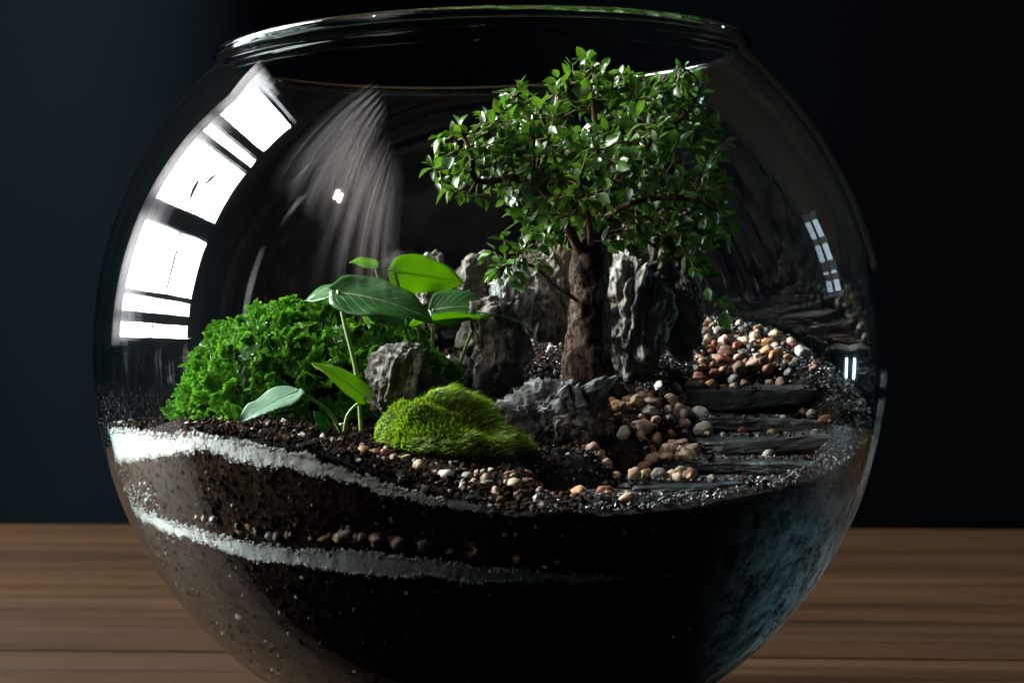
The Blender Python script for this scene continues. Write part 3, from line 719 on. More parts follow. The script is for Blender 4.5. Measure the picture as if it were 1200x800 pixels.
def pile(n, where, colours, px_f, y_f, r_f, ok=lambda px, y: True, layers=(1.0,), sink=0.30, top=1.0):
    """pebbles that touch but do not run into each other: a bottom layer on the ground, then some resting on it"""
    for li, share in enumerate(layers):
        got, want = 0, int(n*share)
        for k in range(want*60):
            if got >= want: break
            px, y = px_f(), y_f()
            if not ok(px, y): continue
            x = CAM_X+(px-600)*(DIST+y)/F_PX; r = r_f(); g = float(H(x, y))
            near = [h for h in OCC if abs(h[0]-x) < 1.3 and abs(h[1]-y) < 1.3]
            if li == 0:
                z = g+r*sink
                for (cx, cy, sz_, wx, wy, th) in STEP_BOX:
                    if abs(x-cx) < wx/2 and abs(y-cy) < wy/2: z = max(z, sz_+r*0.45)
            else:
                nb = [h for h in near if math.hypot(h[0]-x, h[1]-y) < h[3]+r*0.5]
                if len(nb) < 2: continue
                z = sum(h[2]+h[3]*0.6 for h in nb)/len(nb)+r*0.25
                if z > g+top: continue
            if any((h[0]-x)**2+(h[1]-y)**2+((h[2]-z)*1.35)**2 < (0.84*(h[3]+r))**2 for h in near): continue
            if not inside(x, y, z, r): continue
            OCC.append((x, y, z, r)); got += 1
            pebble((x, y, z), r, pick(colours), where)
pile(102, 'on the gravel slope above the slate steps', mixc, lambda: random.gauss(882, 50), lambda: random.uniform(4.3, 10.8), lambda: 0.17+0.24*random.random()**1.4,
     lambda px, y: (800 if y > 6 else 815) < px < 974 and px > 770+(y-4)*8, (0.72, 0.28), top=0.7)
pile(84, 'in the pale heap beside the trunk', {'tan': 5, 'pink': 4.5, 'grey': 2, 'orange': 2.4, 'white': 1.4, 'brown': 2}, lambda: random.gauss(764, 32), lambda: random.uniform(-5.0, 0.4),
     lambda: 0.17+0.25*random.random()**1.6, lambda px, y: 694 < px < 832, (0.74, 0.26), top=1.0)
pile(20, 'at the lower edge of the pale heap', {'tan': 4, 'pink': 4, 'orange': 2, 'grey': 2, 'brown': 2}, lambda: random.uniform(690, 815), lambda: random.uniform(-7.4, -5.2), lambda: random.uniform(0.17, 0.32))
pile(9, 'between the craggy rock and the top step', {'tan': 3, 'white': 3, 'orange': 2, 'grey': 2}, lambda: random.uniform(770, 826), lambda: random.uniform(1.0, 4.0), lambda: random.uniform(0.26, 0.42))
pile(58, 'scattered between the moss and the front glass', {'orange': 3, 'tan': 3, 'pink': 2, 'white': 1.6, 'grey': 2, 'brown': 5, 'red': 1.5}, lambda: random.uniform(408, 745), lambda: random.uniform(-11.8, -8.4),
     lambda: 0.12+0.20*random.random()**1.6)
for px, y, c in ((905, -0.9, 'orange'), (952, 0.5, 'white'), (940, 1.6, 'tan'), (968, -0.4, 'orange'), (870, -0.3, 'red'), (900, -3.8, 'white'), (955, -1.9, 'grey')):
    x = CAM_X+(px-600)*(DIST+y)/F_PX; r = random.uniform(0.2, 0.3); pebble((x, y, rest(x, y, r)), r, c, 'lying singly on the slate steps')
# gravel seam resting on the lower sand line, against the glass
for k in range(36):
    px = random.uniform(225, 560) if k < 32 else random.uniform(540, 720)
    pt = glass_hit(px, np.interp(px, [225, 300, 350, 400, 450, 500, 560, 700], [617, 632, 636, 634, 638, 646, 655, 668]) - random.uniform(0, 9)*(1 if k % 3 else 1.6))
    q = pt-np.array([0, 0, ZC]); r = random.uniform(0.14, 0.27)*(1.3 if px > 380 else 1); q *= (R_IN-0.05-r*0.55)/np.linalg.norm(q); q[2] += ZC
    pebble(q, r, pick({'tan': 4, 'brown': 4, 'grey': 3, 'pink': 1.5, 'orange': 1}), 'pressed against the glass on the lower sand line')
for px, py, c in ((214, 509, 'red'), (250, 613, 'pink'), (237, 609, 'pink')):
    q = glass_hit(px, py)-np.array([0, 0, ZC]); q *= (R_IN-0.12)/np.linalg.norm(q); q[2] += ZC
    pebble(q, 0.16, c, 'caught in a white sand line')

for where, L in PEB.items():      # each pebble is told apart by size, colour and where in its patch it lies
    rs = sorted(q[1] for q in L); xs_ = sorted(q[3] for q in L); ys_ = sorted((CAM_Z-q[4])/(DIST+q[5]) for q in L); n = len(L)
    for o, r, cname, x, z, y in L:
        sz = 'large' if r >= rs[int(n*0.75)] else ('small' if r < rs[int(n*0.35)] else 'middling')
        hz = ['left', 'centre-left', 'centre-right', 'right'][min(3, sum(x > xs_[int(n*k)] for k in (0.25, 0.5, 0.75)))]
        yv = (CAM_Z-z)/(DIST+y); vt = 'upper' if yv < ys_[n//3] else ('lower' if yv >= ys_[2*n//3] else 'middle')
        tag(o, f'{sz} {cname} pebble {where}, {vt} {hz}', 'pebble', f'pebbles {where}')

# ------------------------------------------------------------------ loose grit and crumbs (nobody could count these)
def grains(name, pts, radii, mat, label, cat, seed, sub=1, flat=0.75):
    r_ = np.random.default_rng(seed); n = len(pts)
    bv, bf = ico(1)
    A = r_.normal(size=(n, 3, 3)); q, _ = np.linalg.qr(A)
    sc = r_.uniform(0.6, 1.25, (n, 1, 3))*np.array([1, 1, flat])
    jv = bv[None]*(1+r_.uniform(-0.28, 0.28, (n, len(bv), 1)))
    v = np.einsum('nij,nkj->nki', q, jv*sc)*radii[:, None, None]+pts[:, None, :]
    f = (bf[None]+np.arange(n)[:, None, None]*len(bv)).reshape(-1, 3)
    o = mk(name, v.reshape(-1, 3), f, mat, smooth=False, rnd=np.repeat(r_.random(n), len(bv)))
    return tag(o, label, cat, kind='stuff')
def hm(x, y):
    i = np.clip(np.round((x+15)/30*(GN-1)).astype(int), 0, GN-1); j = np.clip(np.round((y+15)/30*(GN-1)).astype(int), 0, GN-1)
    return np.maximum(H(x, y), np.where(HM[i, j]-H(x, y) < 1.2, HM[i, j], 0))
def scatter(n, fn, rmin, rmax, seed):
    r_ = np.random.default_rng(seed); X, R = [], []
    while len(X) < n:
        x, y = r_.uniform(-14.4, 14.4, 2)
        if r_.random() > fn(x, y): continue
        X.append((x, y)); R.append(rmin+(rmax-rmin)*r_.random()**2)
    X = np.array(X); R = np.array(R)
    z = hm(X[:, 0], X[:, 1])
    ok = X[:, 0]**2+X[:, 1]**2+(z+0.1-ZC)**2 < (R_IN-0.12)**2
    return np.stack([X[:, 0], X[:, 1], z+R*0.3], -1)[ok], R[ok]
def right_side(x, y):
    if x < 1.5: return 0.0
    for i_, (cx, cy, z, wx, wy, th) in enumerate(STEP_BOX):
        if abs(x-cx) < wx/2+0.1 and cy-wy/2-0.5 < y < cy+wy/2: return 0.22 if i_ < 3 else 0.5
    return 1.0 if x > 5.5 else (0.75 if y < -5.5 else 0.3)
p, r = scatter(13000, right_side, 0.03, 0.10, 5)
grains('gravel', p, r, M['grain'], 'fine black glinting gravel around the slate steps', 'gravel', 50)
p, r = scatter(9000, lambda x, y: 1.0 if x < 3 and y < -2 else (0.5 if x < 3 else 0.15), 0.04, 0.16, 6)
grains('soil_crumbs', p, r, M['crumb'], 'loose dark soil crumbs and white specks on the left ground', 'soil', 51)
# white grains spilling over the sand lines at the glass
def edge_grains(zf, n, th0, th1, spread, seed):
    r_ = np.random.default_rng(seed); t = r_.uniform(th0, th1, n); z = np.interp(t, TH, zf)+r_.normal(0, spread, n)
    rad = rg(z)-0.06
    return np.stack([np.sin(t)*rad, -np.cos(t)*rad, z], -1), r_.uniform(0.025, 0.07, n)
pp = [edge_grains(uw_t, 1500, -1.9, -0.1, 0.05, 1), edge_grains(uw_b, 900, -1.9, -0.1, 0.05, 2), edge_grains(lw_t, 1000, -1.9, 0.3, 0.05, 3), edge_grains(lw_b, 900, -1.9, 0.3, 0.04, 4), edge_grains(lw_t+0.5, 260, -1.8, -1.0, 0.35, 5)]
grains('sand_grains', np.concatenate([a for a, b in pp]), np.concatenate([b for a, b in pp]), M['sand'], 'white sand grains sprinkled along the edges of the sand lines', 'sand', 52)
r_ = np.random.default_rng(77)
n = 5200; t = r_.uniform(-2.0, 1.9, n); top = np.minimum(np.interp(t, TH, h_edge), 11.2); z = 0.9+(top-0.9)*r_.random(n)**0.8
okk = (z < np.interp(t, TH, lw_b)-0.1) | ((z > np.interp(t, TH, lw_t)+0.1) & (z < np.interp(t, TH, uw_b)-0.1)) | (z > np.interp(t, TH, uw_t)+0.1)
t, z = t[okk], z[okk]; rad = rg(z)-0.07
grains('soil_crumbs', np.stack([np.sin(t)*rad, -np.cos(t)*rad, z], -1), r_.uniform(0.03, 0.13, len(t)), M['crumb'], 'soil crumbs pressed against the inside of the glass wall', 'soil', 53)

# ------------------------------------------------------------------ moss cushion
mb = P(520, 520, -7.0); MC = np.array([mb[0]+0.1, -6.4, float(H(mb[0], -6.4))-0.2])
moss = empty('moss_cushion', MC, 'bright yellow-green moss cushion of fine blades in front of the rocks', 'moss')
MA, MB_, MH = 2.7, 2.1, 2.6
def moss_h(u, w):
    q = np.clip(1-u*u-w*w, 0, 1); return q**0.55
uu, ww = np.meshgrid(np.linspace(-1, 1, 40), np.linspace(-1, 1, 40), indexing='ij')
lump = 1+0.24*fbm(np.stack([uu*2.2, ww*2.2, 0*uu], -1), 3, 60)
msk = np.sqrt(uu**2+ww**2); sq = np.maximum(msk, 1.0)
vx, vy = uu/sq, ww/sq
zz = moss_h(vx, vy)*MH*0.86*lump*(0.82-0.18*vx+0.12*vy)
v = np.stack([MC[0]+vx*MA*0.95, MC[1]+vy*MB_*0.95, MC[2]+zz], -1).reshape(-1, 3)
f = np.array([[i*40+j, (i+1)*40+j, (i+1)*40+j+1, i*40+j+1] for i in range(39) for j in range(39)])
mk('moss_core', v, f, mat_plain('moss_base', (0.035, 0.06, 0.008), 0.8), moss)
NB = 22000
r_ = np.random.default_rng(61); a = r_.uniform(0, 2*np.pi, NB); rd = np.sqrt(r_.random(NB))*0.99
u, w = rd*np.cos(a), rd*np.sin(a)
lump = 1+0.24*fbm(np.stack([u*2.2, w*2.2, 0*u], -1), 3, 60)
bz = moss_h(u, w)*MH*0.86*lump*(0.82-0.18*u+0.12*w)
base = np.stack([MC[0]+u*MA*0.95, MC[1]+w*MB_*0.95, MC[2]+bz-0.05], -1)
nrm = np.stack([u/MA, w/MB_, 0.26+0*u], -1); nrm /= np.linalg.norm(nrm, axis=1)[:, None]
swx = fbm(np.stack([u*1.9, w*1.9, 0*u+3], -1), 3, 66); swy = fbm(np.stack([u*1.9, w*1.9, 0*u+9], -1), 3, 67)
comb = np.stack([0.55+0.9*swx, -0.25+0.9*swy, 0.05+0*u], -1)+r_.normal(0, 0.22, (NB, 3))
d0 = nrm+0.55*comb+np.array([0, 0, 0.25]); d0 /= np.linalg.norm(d0, axis=1)[:, None]
d1 = nrm*0.4+1.1*comb+np.array([0, 0, -0.05]); d1 /= np.linalg.norm(d1, axis=1)[:, None]
L = (r_.uniform(0.22, 0.50, NB)*(1+0.5*swx))[:, None]
side = np.cross(d0, r_.normal(size=(NB, 3))); side /= np.linalg.norm(side, axis=1)[:, None]
wd = r_.uniform(0.014, 0.026, NB)[:, None]
m1 = base+d0*L*0.55; m2 = m1+d1*L*0.6
V = np.stack([base-side*wd, base+side*wd, m1-side*wd*0.9, m1+side*wd*0.9, m2], 1).reshape(-1, 3)
k = np.arange(NB)[:, None]*5
tri = np.concatenate([k+np.array([[0, 1, 3]]), k+np.array([[0, 3, 2]]), k+np.array([[2, 3, 4]])])
o = mk('moss_blades', V, tri, M['moss'], moss, rnd=np.repeat(np.clip(r_.random(NB)*0.7+0.3*(swx+0.5), 0, 1), 5)); o['kind'] = 'stuff'

# ------------------------------------------------------------------ spikemoss clump on the left
def frond_mesh(seed):
    r_ = np.random.default_rng(seed); V, F = [], []
    def leaflet(p, d, nr, l, w):
        s_ = np.cross(d, nr); s_ /= np.linalg.norm(s_)+1e-9
        b = len(V); V.extend([p, p+d*l*0.5+s_*w+nr*l*0.12, p+d*l+nr*l*0.02, p+d*l*0.5-s_*w+nr*l*0.12]); F.append((b, b+1, b+2)); F.append((b, b+2, b+3))
    def stem(p, d, nr, L, depth, r0):
        n = 9 if depth == 0 else 6
        q = np.array(p); dd = np.array(d); sg = 1
        for i in range(n):
            t = i/n
            dd = dd+np.array([0, 0, -0.07 if depth == 0 else -0.04])+r_.normal(0, 0.05, 3)+nr*(0.06 if i > n*0.6 else 0); dd /= np.linalg.norm(dd)
            q2 = q+dd*L/n
            s_ = np.cross(dd, nr); s_ /= np.linalg.norm(s_)+1e-9
            w = r0*(1-0.6*t); b = len(V)
            V.extend([q-s_*w, q+s_*w, q2+s_*w*0.85, q2-s_*w*0.85]); F.append((b, b+1, b+2)); F.append((b, b+2, b+3))
            if depth == 0 and i >= 1:
                for sgn in ((sg,) if i < 3 else (-1, 1)):
                    e = dd*0.75+s_*sgn*0.8+nr*r_.uniform(-0.1, 0.35); e /= np.linalg.norm(e)
                    stem(q2, e, nr+r_.normal(0, 0.15, 3), L*(0.42-0.26*t)*r_.uniform(0.8, 1.2), 1, r0*0.6)
                sg = -sg
            if depth == 1 or i > n-4:
                for sgn in (-1, 1):
                    for u in (0.25, 0.75):
                        e = dd*0.55+s_*sgn*0.9+nr*r_.uniform(0, 0.5); e /= np.linalg.norm(e)
                        leaflet(q+(q2-q)*u, e, nr+r_.normal(0, 0.2, 3), 0.080*r_.uniform(0.7, 1.25), 0.026)
            q = q2
        leaflet(q, dd, nr, 0.1, 0.04)
    stem((0, 0, 0), (1.0, 0, 0.25), np.array([-0.2, 0, 1.0]), 1.0, 0, 0.018)
    return np.array(V), F
FG = [frond_mesh(400+k) for k in range(5)]
FM = [mesh_data('frond', v_, f_, M['frond'], smooth=False) for v_, f_ in FG]
fc = np.array([P(352, 490, 0.5)[0], 0.6, 10.9])
fern = empty('spikemoss_clump', fc, 'dense bright green curly spikemoss clump on the left of the bowl', 'plant')
r_ = np.random.default_rng(88)
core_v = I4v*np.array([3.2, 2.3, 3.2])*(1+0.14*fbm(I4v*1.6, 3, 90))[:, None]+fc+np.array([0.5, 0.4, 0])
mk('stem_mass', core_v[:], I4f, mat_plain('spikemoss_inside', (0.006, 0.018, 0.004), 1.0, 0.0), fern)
def clump_r(d): # extents in the three axes, higher towards the right middle
    return np.array([5.0 if d[0] < 0 else 5.9, 4.2, 5.2])
made = 0
XV, XF, XR, xo = [], [], [], 0
while made < 900:
    d = r_.normal(size=3); d /= np.linalg.norm(d)
    if d[2] < -0.12 or d[1] > 0.25: continue
    if d[2] > 0.25 and d[0] < -0.5 and r_.random() < 0.2: continue
    ext = clump_r(d); lump = 1+0.10*float(fbm(d*2.3, 3, 91))
    sur = fc+d*ext*lump
    sc = r_.uniform(0.75, 1.3)
    if made % 4 == 1:      # the low arm reaching right, under the broad leaves
        d[1] = -abs(d[1]); sur = np.array([P(478, 430, -0.8)[0], -0.6, 11.6])+d*np.array([2.6, 1.9, 2.3]); ext = np.array([2.6, 1.9, 2.3])
    nrm = d/ext; nrm /= np.linalg.norm(nrm)
    out = nrm*0.75+np.array([0, 0, 0.35])+r_.normal(0, 0.38, 3); out /= np.linalg.norm(out)
    if made % 6 == 0: sur = fc+d*ext*lump*0.80
    base_ = sur-out*sc*0.80
    if np.linalg.norm((sur+out*sc*0.25)-np.array([0, 0, ZC])) > R_IN-0.25: continue
    x_ = out; y_ = np.cross(nrm+np.array([0, 0, 0.6])+r_.normal(0, 0.3, 3), x_); y_ /= np.linalg.norm(y_); z_ = np.cross(x_, y_)
    Mx = Matrix(((x_[0], y_[0], z_[0], base_[0]*S), (x_[1], y_[1], z_[1], base_[1]*S), (x_[2], y_[2], z_[2], base_[2]*S), (0, 0, 0, 1))) @ Matrix.Diagonal((sc*S, sc*S, sc*S, 1))
    if made < 296: inst('frond', FM[r_.integers(5)], Mx, fern)
    else:
        v_, f_ = FG[r_.integers(5)]; s2 = sc*0.85
        XV.append(base_+out*0.1*sc+(v_[:, :1]*x_+v_[:, 1:2]*y_+v_[:, 2:3]*z_)*s2); XF.append(np.asarray(f_)+xo); XR.append(np.full(len(v_), r_.random())); xo += len(v_)
    made += 1
o = mk('foliage', np.concatenate(XV), np.concatenate(XF), M['frond_s'], fern, smooth=False, rnd=np.concatenate(XR)); o['kind'] = 'stuff'

# ------------------------------------------------------------------ broad-leaved plants
def blade(base, tip, width, up, mat, parent, droop=0.12, fold=0.18, shape=0.42, roll=0.0, nu=22, nv=13, seed=0, rib=True, stemside=0.0):
    base = np.asarray(base, float); tip = np.asarray(tip, float); ax = tip-base; Lg = np.linalg.norm(ax); ax /= Lg
    up = np.asarray(up, float); up = up-ax*(up@ax); up /= np.linalg.norm(up); sd = np.cross(up, ax)
    u = np.linspace(0, 1, nu); w = np.linspace(-1, 1, nv)
    U, Wv = np.meshgrid(u, w, indexing='ij')
    hw = width/2*np.power(np.sin(np.pi*np.power(U, shape*1.35)), 0.72)*np.where(U > 0.75, 1-0.35*((U-0.75)/0.25)**2, 1)
    back = -0.10*Lg*(np.abs(Wv)**1.5)*np.exp(-U*7)
    wav = 0.06*Lg*vnoise(np.stack([U*4+seed, Wv*1.5, 0*U+seed], -1), seed)*np.abs(Wv)
    z = fold*np.abs(Wv)*hw-droop*Lg*(U-0.35)**2*1.6+wav+0.10*hw*np.sin(U*9+seed)*Wv**2*0.4
    Pt = base+(U*Lg+back)[..., None]*ax+(Wv*hw)[..., None]*sd+z[..., None]*up
    n = nu*nv; tk = 0.025
    V = np.concatenate([Pt.reshape(-1, 3), (Pt-up*tk).reshape(-1, 3)])
    F = []
    for i in range(nu-1):
        for j in range(nv-1):
            a = i*nv+j; F.append((a, a+nv, a+nv+1, a+1)); F.append((n+a, n+a+1, n+a+nv+1, n+a+nv))
    for i in range(nu-1):
        a = i*nv; F.append((a, n+a, n+a+nv, a+nv)); b = i*nv+nv-1; F.append((b, b+nv, n+b+nv, n+b))
    uv = np.stack([U, Wv], -1).reshape(-1, 2)
    o = mk('leaf', V, F, mat, parent, uv=np.concatenate([uv, uv]))
    if rib:
        mid = Pt[:, nv//2]
        tv, tf = tube(mid[:-1], np.linspace(0.032, 0.008, nu-1), 6); mk('midrib', tv, tf, M['midrib'], o)
    return o
def stalk(pts, r0, r1, parent, name='stalk', mat=None):
    q = smooth_path(pts, 24); tv, tf = tube(q, np.linspace(r0, r1, 24), 8); return mk(name, tv, tf, mat or M['stem'], parent)
def gz(p, dz=0.0): p = np.array(p, float); p[2] = float(H(p[0], p[1]))+dz; return p
b1 = P(404, 505, -5.6)
pl1 = empty('broadleaf_plant', gz(b1), 'broad-leaved seedling with long pale stalks standing before the spikemoss', 'plant')
lb = P(347, 457, -6.6)
blade(lb, P(279, 491, -7.6), 1.75, (-0.35, -0.5, 0.8), M['broad_pale'], pl1, droop=0.10, fold=0.10, seed=1)
stalk([gz(P(404, 505, -5.6), -0.2), P(385, 482, -6.0), lb], 0.075, 0.055, pl1)
lb = P(429, 465, -5.8)
blade(lb, P(369, 421, -6.0), 1.05, (0.45, -0.75, 0.6), M['broad_young'], pl1, droop=0.14, fold=0.12, seed=2)
stalk([gz(P(402, 508, -5.6), -0.2), P(408, 485, -5.7), lb], 0.06, 0.05, pl1)
lb = P(396, 340, -4.2)
blade(lb, P(508, 366, -5.0), 2.0, (0.0, -0.72, 0.72), M['broad'], pl1, droop=0.16, fold=0.12, seed=3)
stalk([gz(P(424, 500, -4.8), -0.2), P(418, 440, -4.6), P(404, 380, -4.4), lb], 0.085, 0.07, pl1)
lb = P(384, 504, -5.9)
blade(lb, P(368, 481, -6.0), 0.42, (0.3, -0.9, 0.3), M['broad'], pl1, droop=0.05, seed=4, rib=False)
b2 = P(500, 420, 0.5)
pl2 = empty('broadleaf_plant', gz(b2), 'taller broad-leaved plant with yellow-green leaves against the rear rocks', 'plant')
def leaf2(a, b, wdt, up, mat, root, **kw):
    blade(a, b, wdt, up, mat, pl2, **kw); stalk([gz(root, -0.2), (np.asarray(root)*0.4+np.asarray(a)*0.6)+np.array([0, 0.2, -0.4]), a], 0.07, 0.05, pl2)
leaf2(P(462, 318, 0.2), P(545, 330, 0.6), 1.6, (-0.3, 0.85, 0.42), M['broad_young'], P(500, 420, 0.5), droop=0.05, fold=0.10, seed=5)
leaf2(P(424, 328, -1.0), P(352, 342, -0.6), 1.9, (-0.25, -0.35, 0.85), M['broad'], P(470, 420, 0.2), droop=0.30, fold=-0.10, seed=6)
leaf2(P(440, 312, 0.6), P(410, 303, 0.2), 0.95, (-0.3, 0.2, 0.9), M['broad_young'], P(470, 420, 0.6), droop=0.2, seed=7)
leaf2(P(508, 362, -1.6), P(574, 356, -1.8), 1.85, (0.1, -0.75, 0.62), M['broad'], P(505, 430, -0.8), droop=0.22, fold=0.05, seed=8)
leaf2(P(488, 378, -2.2), P(573, 366, -2.4), 1.15, (-0.2, 0.15, 0.95), M['broad_young'], P(505, 430, -0.8), droop=0.10, fold=0.25, seed=9)
leaf2(P(566, 362, -2.0), P(628, 382, -2.2), 1.0, (0.1, -0.2, 0.97), M['broad'], P(520, 430, -0.8), droop=0.20, fold=0.10, seed=10)
leaf2(P(470, 372, -0.8), P(424, 356, -1.2), 1.3, (0, -0.7, 0.7), M['broad'], P(500, 430, 0.0), droop=0.15, seed=11)

# ------------------------------------------------------------------ bonsai
TB = gz(P(690, 470, 0.0)); TB[1] = 0.0
tree = empty('bonsai_tree', TB, 'small bonsai tree with thick trunk and dense glossy serrated leaves', 'tree')
tp = smooth_path([P(686, 486, 0.0), P(687, 462, 0.0), P(688, 430, 0.0), P(691, 390, 0.1), P(692, 350, 0.2), P(691, 318, 0.3), P(694, 285, 0.4), P(702, 255, 0.6)], 60)
tr = np.interp(np.linspace(0, 1, 60), [0, 0.12, 0.24, 0.4, 0.6, 0.8, 1.0], [1.45, 1.15, 0.90, 0.78, 0.70, 0.62, 0.40])
tv, tf = tube(tp, tr, 40)
c = np.repeat(tp, 40, axis=0); d = tv-c; dl = np.linalg.norm(d, axis=1)
ang = np.arctan2(d[:, 1], d[:, 0]); flare = np.clip(1-(tv[:, 2]-TB[2])/2.2, 0, 1)
fac = 1+0.16*np.sin(ang*5+1)*flare+0.10*fbm(tv*0.8, 3, 120)+0.10*ridged(tv*np.array([3.0, 3.0, 1.8]), 4, 121)
tv = c+d*fac[:, None]
mk('trunk', tv, tf, M['bark'], tree)
for k, (a, ln, r0) in enumerate(((200, 2.4, 0.36), (250, 1.8, 0.32), (300, 2.2, 0.34), (345, 2.0, 0.32), (155, 2.0, 0.3), (40, 2.0, 0.32))):
    ca, sa = math.cos(math.radians(a)), math.sin(math.radians(a)); q = []
    for t in np.linspace(0, 1, 16):
        rr_ = 0.5+ln*t; x, y = TB[0]+ca*rr_-sa*0.3*math.sin(t*5+k), TB[1]+sa*rr_+ca*0.3*math.sin(t*5+k)
        q.append((x, y, float(H(x, y))+(1.1*(1-t)**2.2)+0.10-0.45*t))
    rv, rf = tube(q, np.linspace(r0, 0.10, 16), 12, noise=0.18, seed=140+k); mk('root', rv, rf, M['bark'], tree)
limbs = [  # hand-placed main limbs (photo pixels, depth)
    [(690, 318, 0.3), (664, 262, -0.6), (640, 225, -1.2), (612, 208, -1.6), (560, 212, -1.8), (552, 180, -2.0), (540, 152, -2.0)],
    [(676, 352, -0.4), (648, 332, -1.6), (625, 312, -2.2), (598, 308, -2.6), (575, 322, -2.8)],
    [(694, 285, 0.4), (680, 235, 0.8), (650, 190, 1.0), (640, 150, 0.8), (630, 125, 0.6)],
    [(702, 258, 0.5), (722, 212, -0.6), (735, 178, -1.0), (748, 130, -1.0), (738, 100, -0.8)],
    [(702, 258, 0.5), (742, 190, 0.8), (770, 160, 0.4), (800, 138, 0.0), (818, 112, -0.2), (816, 92, -0.4), (795, 76, -0.6)],
    [(700, 262, 0.6), (735, 240, -1.6), (775, 232, -2.4), (815, 235, -2.6), (845, 248, -2.4)],
    [(696, 280, 0.5), (740, 268, 2.0), (790, 262, 3.0), (830, 268, 3.4)],
    [(694, 275, 0.4), (700, 225, 3.2), (690, 180, 4.2), (700, 140, 3.8)],
    [(692, 295, 0.3), (690, 255, -2.6), (680, 215, -3.8), (690, 175, -3.6)],
    [(700, 255, 0.6), (702, 200, 0.2), (698, 150, -0.2), (692, 100, 0.0)],
    [(775, 250, -2.0), (800, 290, -2.2), (828, 330, -2.0), (848, 362, -1.6)],
]
nodes, parent_i, lim_i = [], [], []
for li, lm in enumerate(limbs):
    q = smooth_path([P(*a) for a in lm], max(8, len(lm)*5))
    for k, pnt in enumerate(q):
        nodes.append(pnt); parent_i.append(-1 if k == 0 else len(nodes)-2); lim_i.append(li)
n_main = len(nodes)
ell = [((695, 195, 0), (118, 105, 4.2)), ((600, 175, -1.2), (62, 58, 2.4)), ((775, 185, 0), (72, 88, 3.4)), ((598, 288, -2.6), (42, 45, 1.5)), ((802, 255, -0.4), (58, 44, 3.0)),
       ((542, 190, -1.8), (44, 48, 1.5)), ((700, 100, 0), (48, 38, 2.2)), ((640, 120, 0.4), (60, 30, 2.2)), ((675, 265, -3.0), (60, 45, 1.8)), ((780, 130, -0.2), (50, 45, 2.2))]
att = []
r_ = np.random.default_rng(131)
wts = np.array([e[1][0]*e[1][1]*e[1][2] for e in ell]); wts = wts/wts.sum()
while len(att) < 1250:
    e = ell[r_.choice(len(ell), p=wts)]; d = r_.normal(size=3); d /= np.linalg.norm(d); d *= r_.random()**(1/2.6)
    pt = P(e[0][0]+d[0]*e[1][0], e[0][1]+d[1]*e[1][1], e[0][2]+d[2]*e[1][2])
    if vnoise(pt*0.55, 133) < -0.06: continue
    att.append(pt)
att = np.array(att)
for it in range(60):
    nd = np.array(nodes)
    D = np.linalg.norm(att[:, None]-nd[None], axis=-1); near = D.argmin(1); dm = D.min(1)
    live = (dm > 0.36) & (dm < 4.5)
    if not live.any(): break
    grow = {}
    for a_i in np.nonzero(live)[0]:
        grow.setdefault(near[a_i], []).append((att[a_i]-nd[near[a_i]])/dm[a_i])
    added = 0
    for ni, ds in grow.items():
        if parent_i[ni] == -1: continue
        d = np.mean(ds, axis=0)+r_.normal(0, 0.14, 3); d /= np.linalg.norm(d)+1e-9
        nn = nd[ni]+d*0.32
        nodes.append(nn); parent_i.append(ni); lim_i.append(lim_i[ni]); added += 1
    att = att[dm > 0.36]
    if len(att) == 0: break
nd = np.array(nodes); nN = len(nd)
child = [[] for _ in range(nN)]
for i, pa in enumerate(parent_i):
    if pa >= 0: child[pa].append(i)
cntd = np.zeros(nN)
for i in range(nN-1, -1, -1):
    cntd[i] = max(1.0, sum(cntd[c_] for c_ in child[i]))
rad = 0.026*np.power(cntd, 0.46); rad = np.minimum(rad, 0.36)
for li in range(len(limbs)):
    parts = []
    idx = [i for i in range(nN) if lim_i[i] == li]
    started = set()
    for i in idx:
        pa = parent_i[i]
        if pa >= 0 and child[pa][0] == i and parent_i[pa] >= 0: continue   # continues a chain begun earlier
        chain = [i] if pa < 0 else [pa, i]
        while child[chain[-1]]: chain.append(child[chain[-1]][0])
        if len(chain) < 2: continue
        rr_ = np.array([rad[c_] for c_ in chain])
        if pa >= 0: rr_[0] = rr_[1]
        if li == 10 : rr_ = np.minimum(rr_, 0.04)
        parts.append(tube(nd[chain], rr_, 7 if rr_.max() > 0.08 else 5))
    if parts:
        v, f = merge(parts); mk('branch', v, f, M['twig'], tree)
def elm_leaf(seed, nt=7):
    r_ = np.random.default_rng(seed); n = nt*2+1
    u = np.linspace(0, 1, n); hw = 0.33*np.sin(np.pi*u**0.85)**0.85*(1-0.15*u)
    tooth = np.where(np.arange(n) % 2 == 1, 1.10, 0.90); hw = hw*tooth
    cv = r_.uniform(0.10, 0.32); fold = r_.uniform(0.15, 0.5); tw = r_.uniform(-0.25, 0.25)
    z = -cv*(u-0.2)**2
    V, uv = [], []
    for i in range(n):
        sh = 0.04 if i % 2 else 0.0
        V += [(u[i]+sh*0.8, -hw[i], z[i]+fold*hw[i]+tw*hw[i]*u[i]), (u[i], 0, z[i]), (u[i]+sh*0.8, hw[i], z[i]+fold*hw[i]-tw*hw[i]*u[i])]
    F = []
    for i in range(n-1):
        a = i*3; F += [(a, a+3, a+4, a+1), (a+1, a+4, a+5, a+2)]
    # petiole
    b = len(V); V += [(-0.22, -0.012, 0.02), (-0.22, 0.012, 0.02), (0.02, 0.014, 0.0), (0.02, -0.014, 0.0)]; F.append((b, b+1, b+2, b+3))
    return np.array(V), F
EL = [elm_leaf(500+k) for k in range(8)]
ELM = [mesh_data('leaf', v, f, M['leaf']) for v, f in EL]
spots = []
cc = P(690, 200, 0)
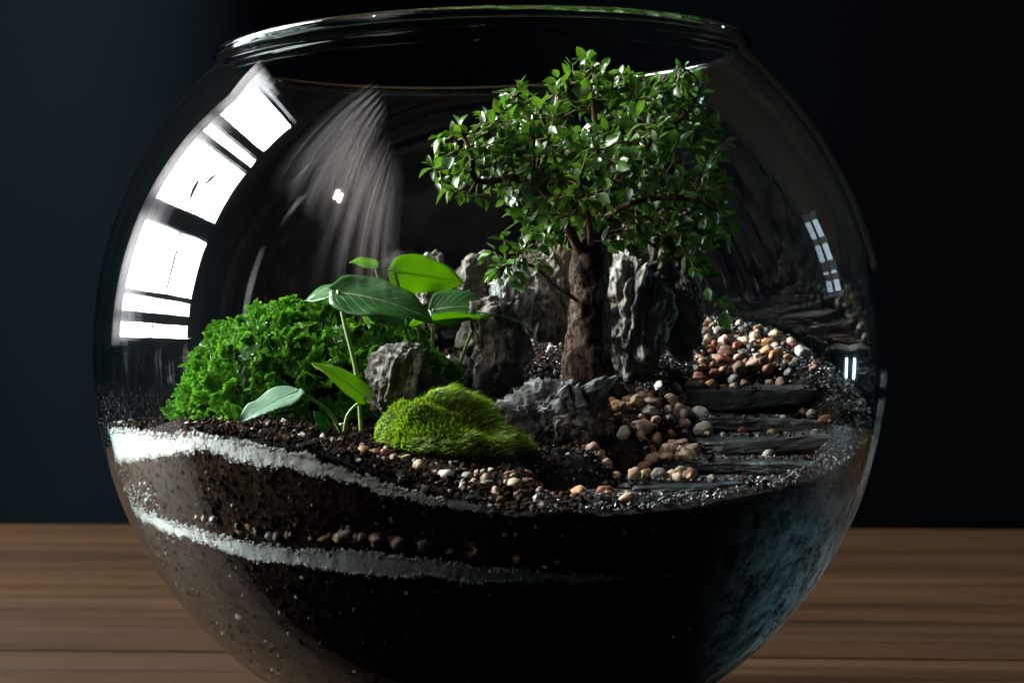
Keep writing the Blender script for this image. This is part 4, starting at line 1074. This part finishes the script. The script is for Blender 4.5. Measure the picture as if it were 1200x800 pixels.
for i in range(n_main if False else 0, nN):
    if parent_i[i] < 0: continue
    main = i < n_main
    if main and (rad[i] > 0.11): continue
    if rad[i] > 0.075: continue
    d = nd[i]-nd[parent_i[i]]; d /= np.linalg.norm(d)+1e-9
    tipn = not child[i]
    k = 4 if tipn else (1 if r_.random() < 0.6 else 2)
    for _ in range(k):
        out = nd[i]-cc; out /= np.linalg.norm(out)+1e-9
        ld = d*(0.9 if tipn else 0.35)+r_.normal(0, 0.55, 3)+out*0.35+np.array([0, 0, -0.15]); ld /= np.linalg.norm(ld)
        up = np.array([-0.35, -0.15, 0.9])+r_.normal(0, 0.45, 3); up = up-ld*(up@ld); up /= np.linalg.norm(up)+1e-9
        sd = np.cross(up, ld)
        sz = 0.32+0.48*r_.random()**1.35*(1.0 if li != 10 else 0.8)
        if nd[i][2] > 24.2: sz *= 0.85
        if li == 10: pass
        spots.append((nd[i]+r_.normal(0, 0.05, 3)+ld*sz*0.22, ld, sd, up, sz))
def seen(s_):   # nearer and more to the outside of the crown shows larger
    q = s_[0]-cc; return -s_[0][1]+0.55*math.hypot(q[0], q[2])+0.8*s_[4]
spots.sort(key=seen, reverse=True)
print('LEAVES', len(spots), 'NODES', nN)
BV, BF, BR, ob = [], [], [], 0
for i, (pt, ld, sd, up, sz) in enumerate(spots):
    k = int(r_.integers(8))
    if i < 298:
        Mx = Matrix(((ld[0], sd[0], up[0], pt[0]*S), (ld[1], sd[1], up[1], pt[1]*S), (ld[2], sd[2], up[2], pt[2]*S), (0, 0, 0, 1))) @ Matrix.Diagonal((sz*S, sz*S, sz*S, 1))
        inst('leaf', ELM[k], Mx, tree)
    else:
        v, f = EL[k]
        BV.append(pt+(v[:, :1]*ld+v[:, 1:2]*sd+v[:, 2:3]*up)*sz); BF += [tuple(a+ob for a in q) for q in f]; BR += [r_.random()]*len(v); ob += len(v)
if BV:
    o = mk('foliage', np.concatenate(BV), BF, M['leaf_s'], tree, rnd=BR); o['kind'] = 'stuff'
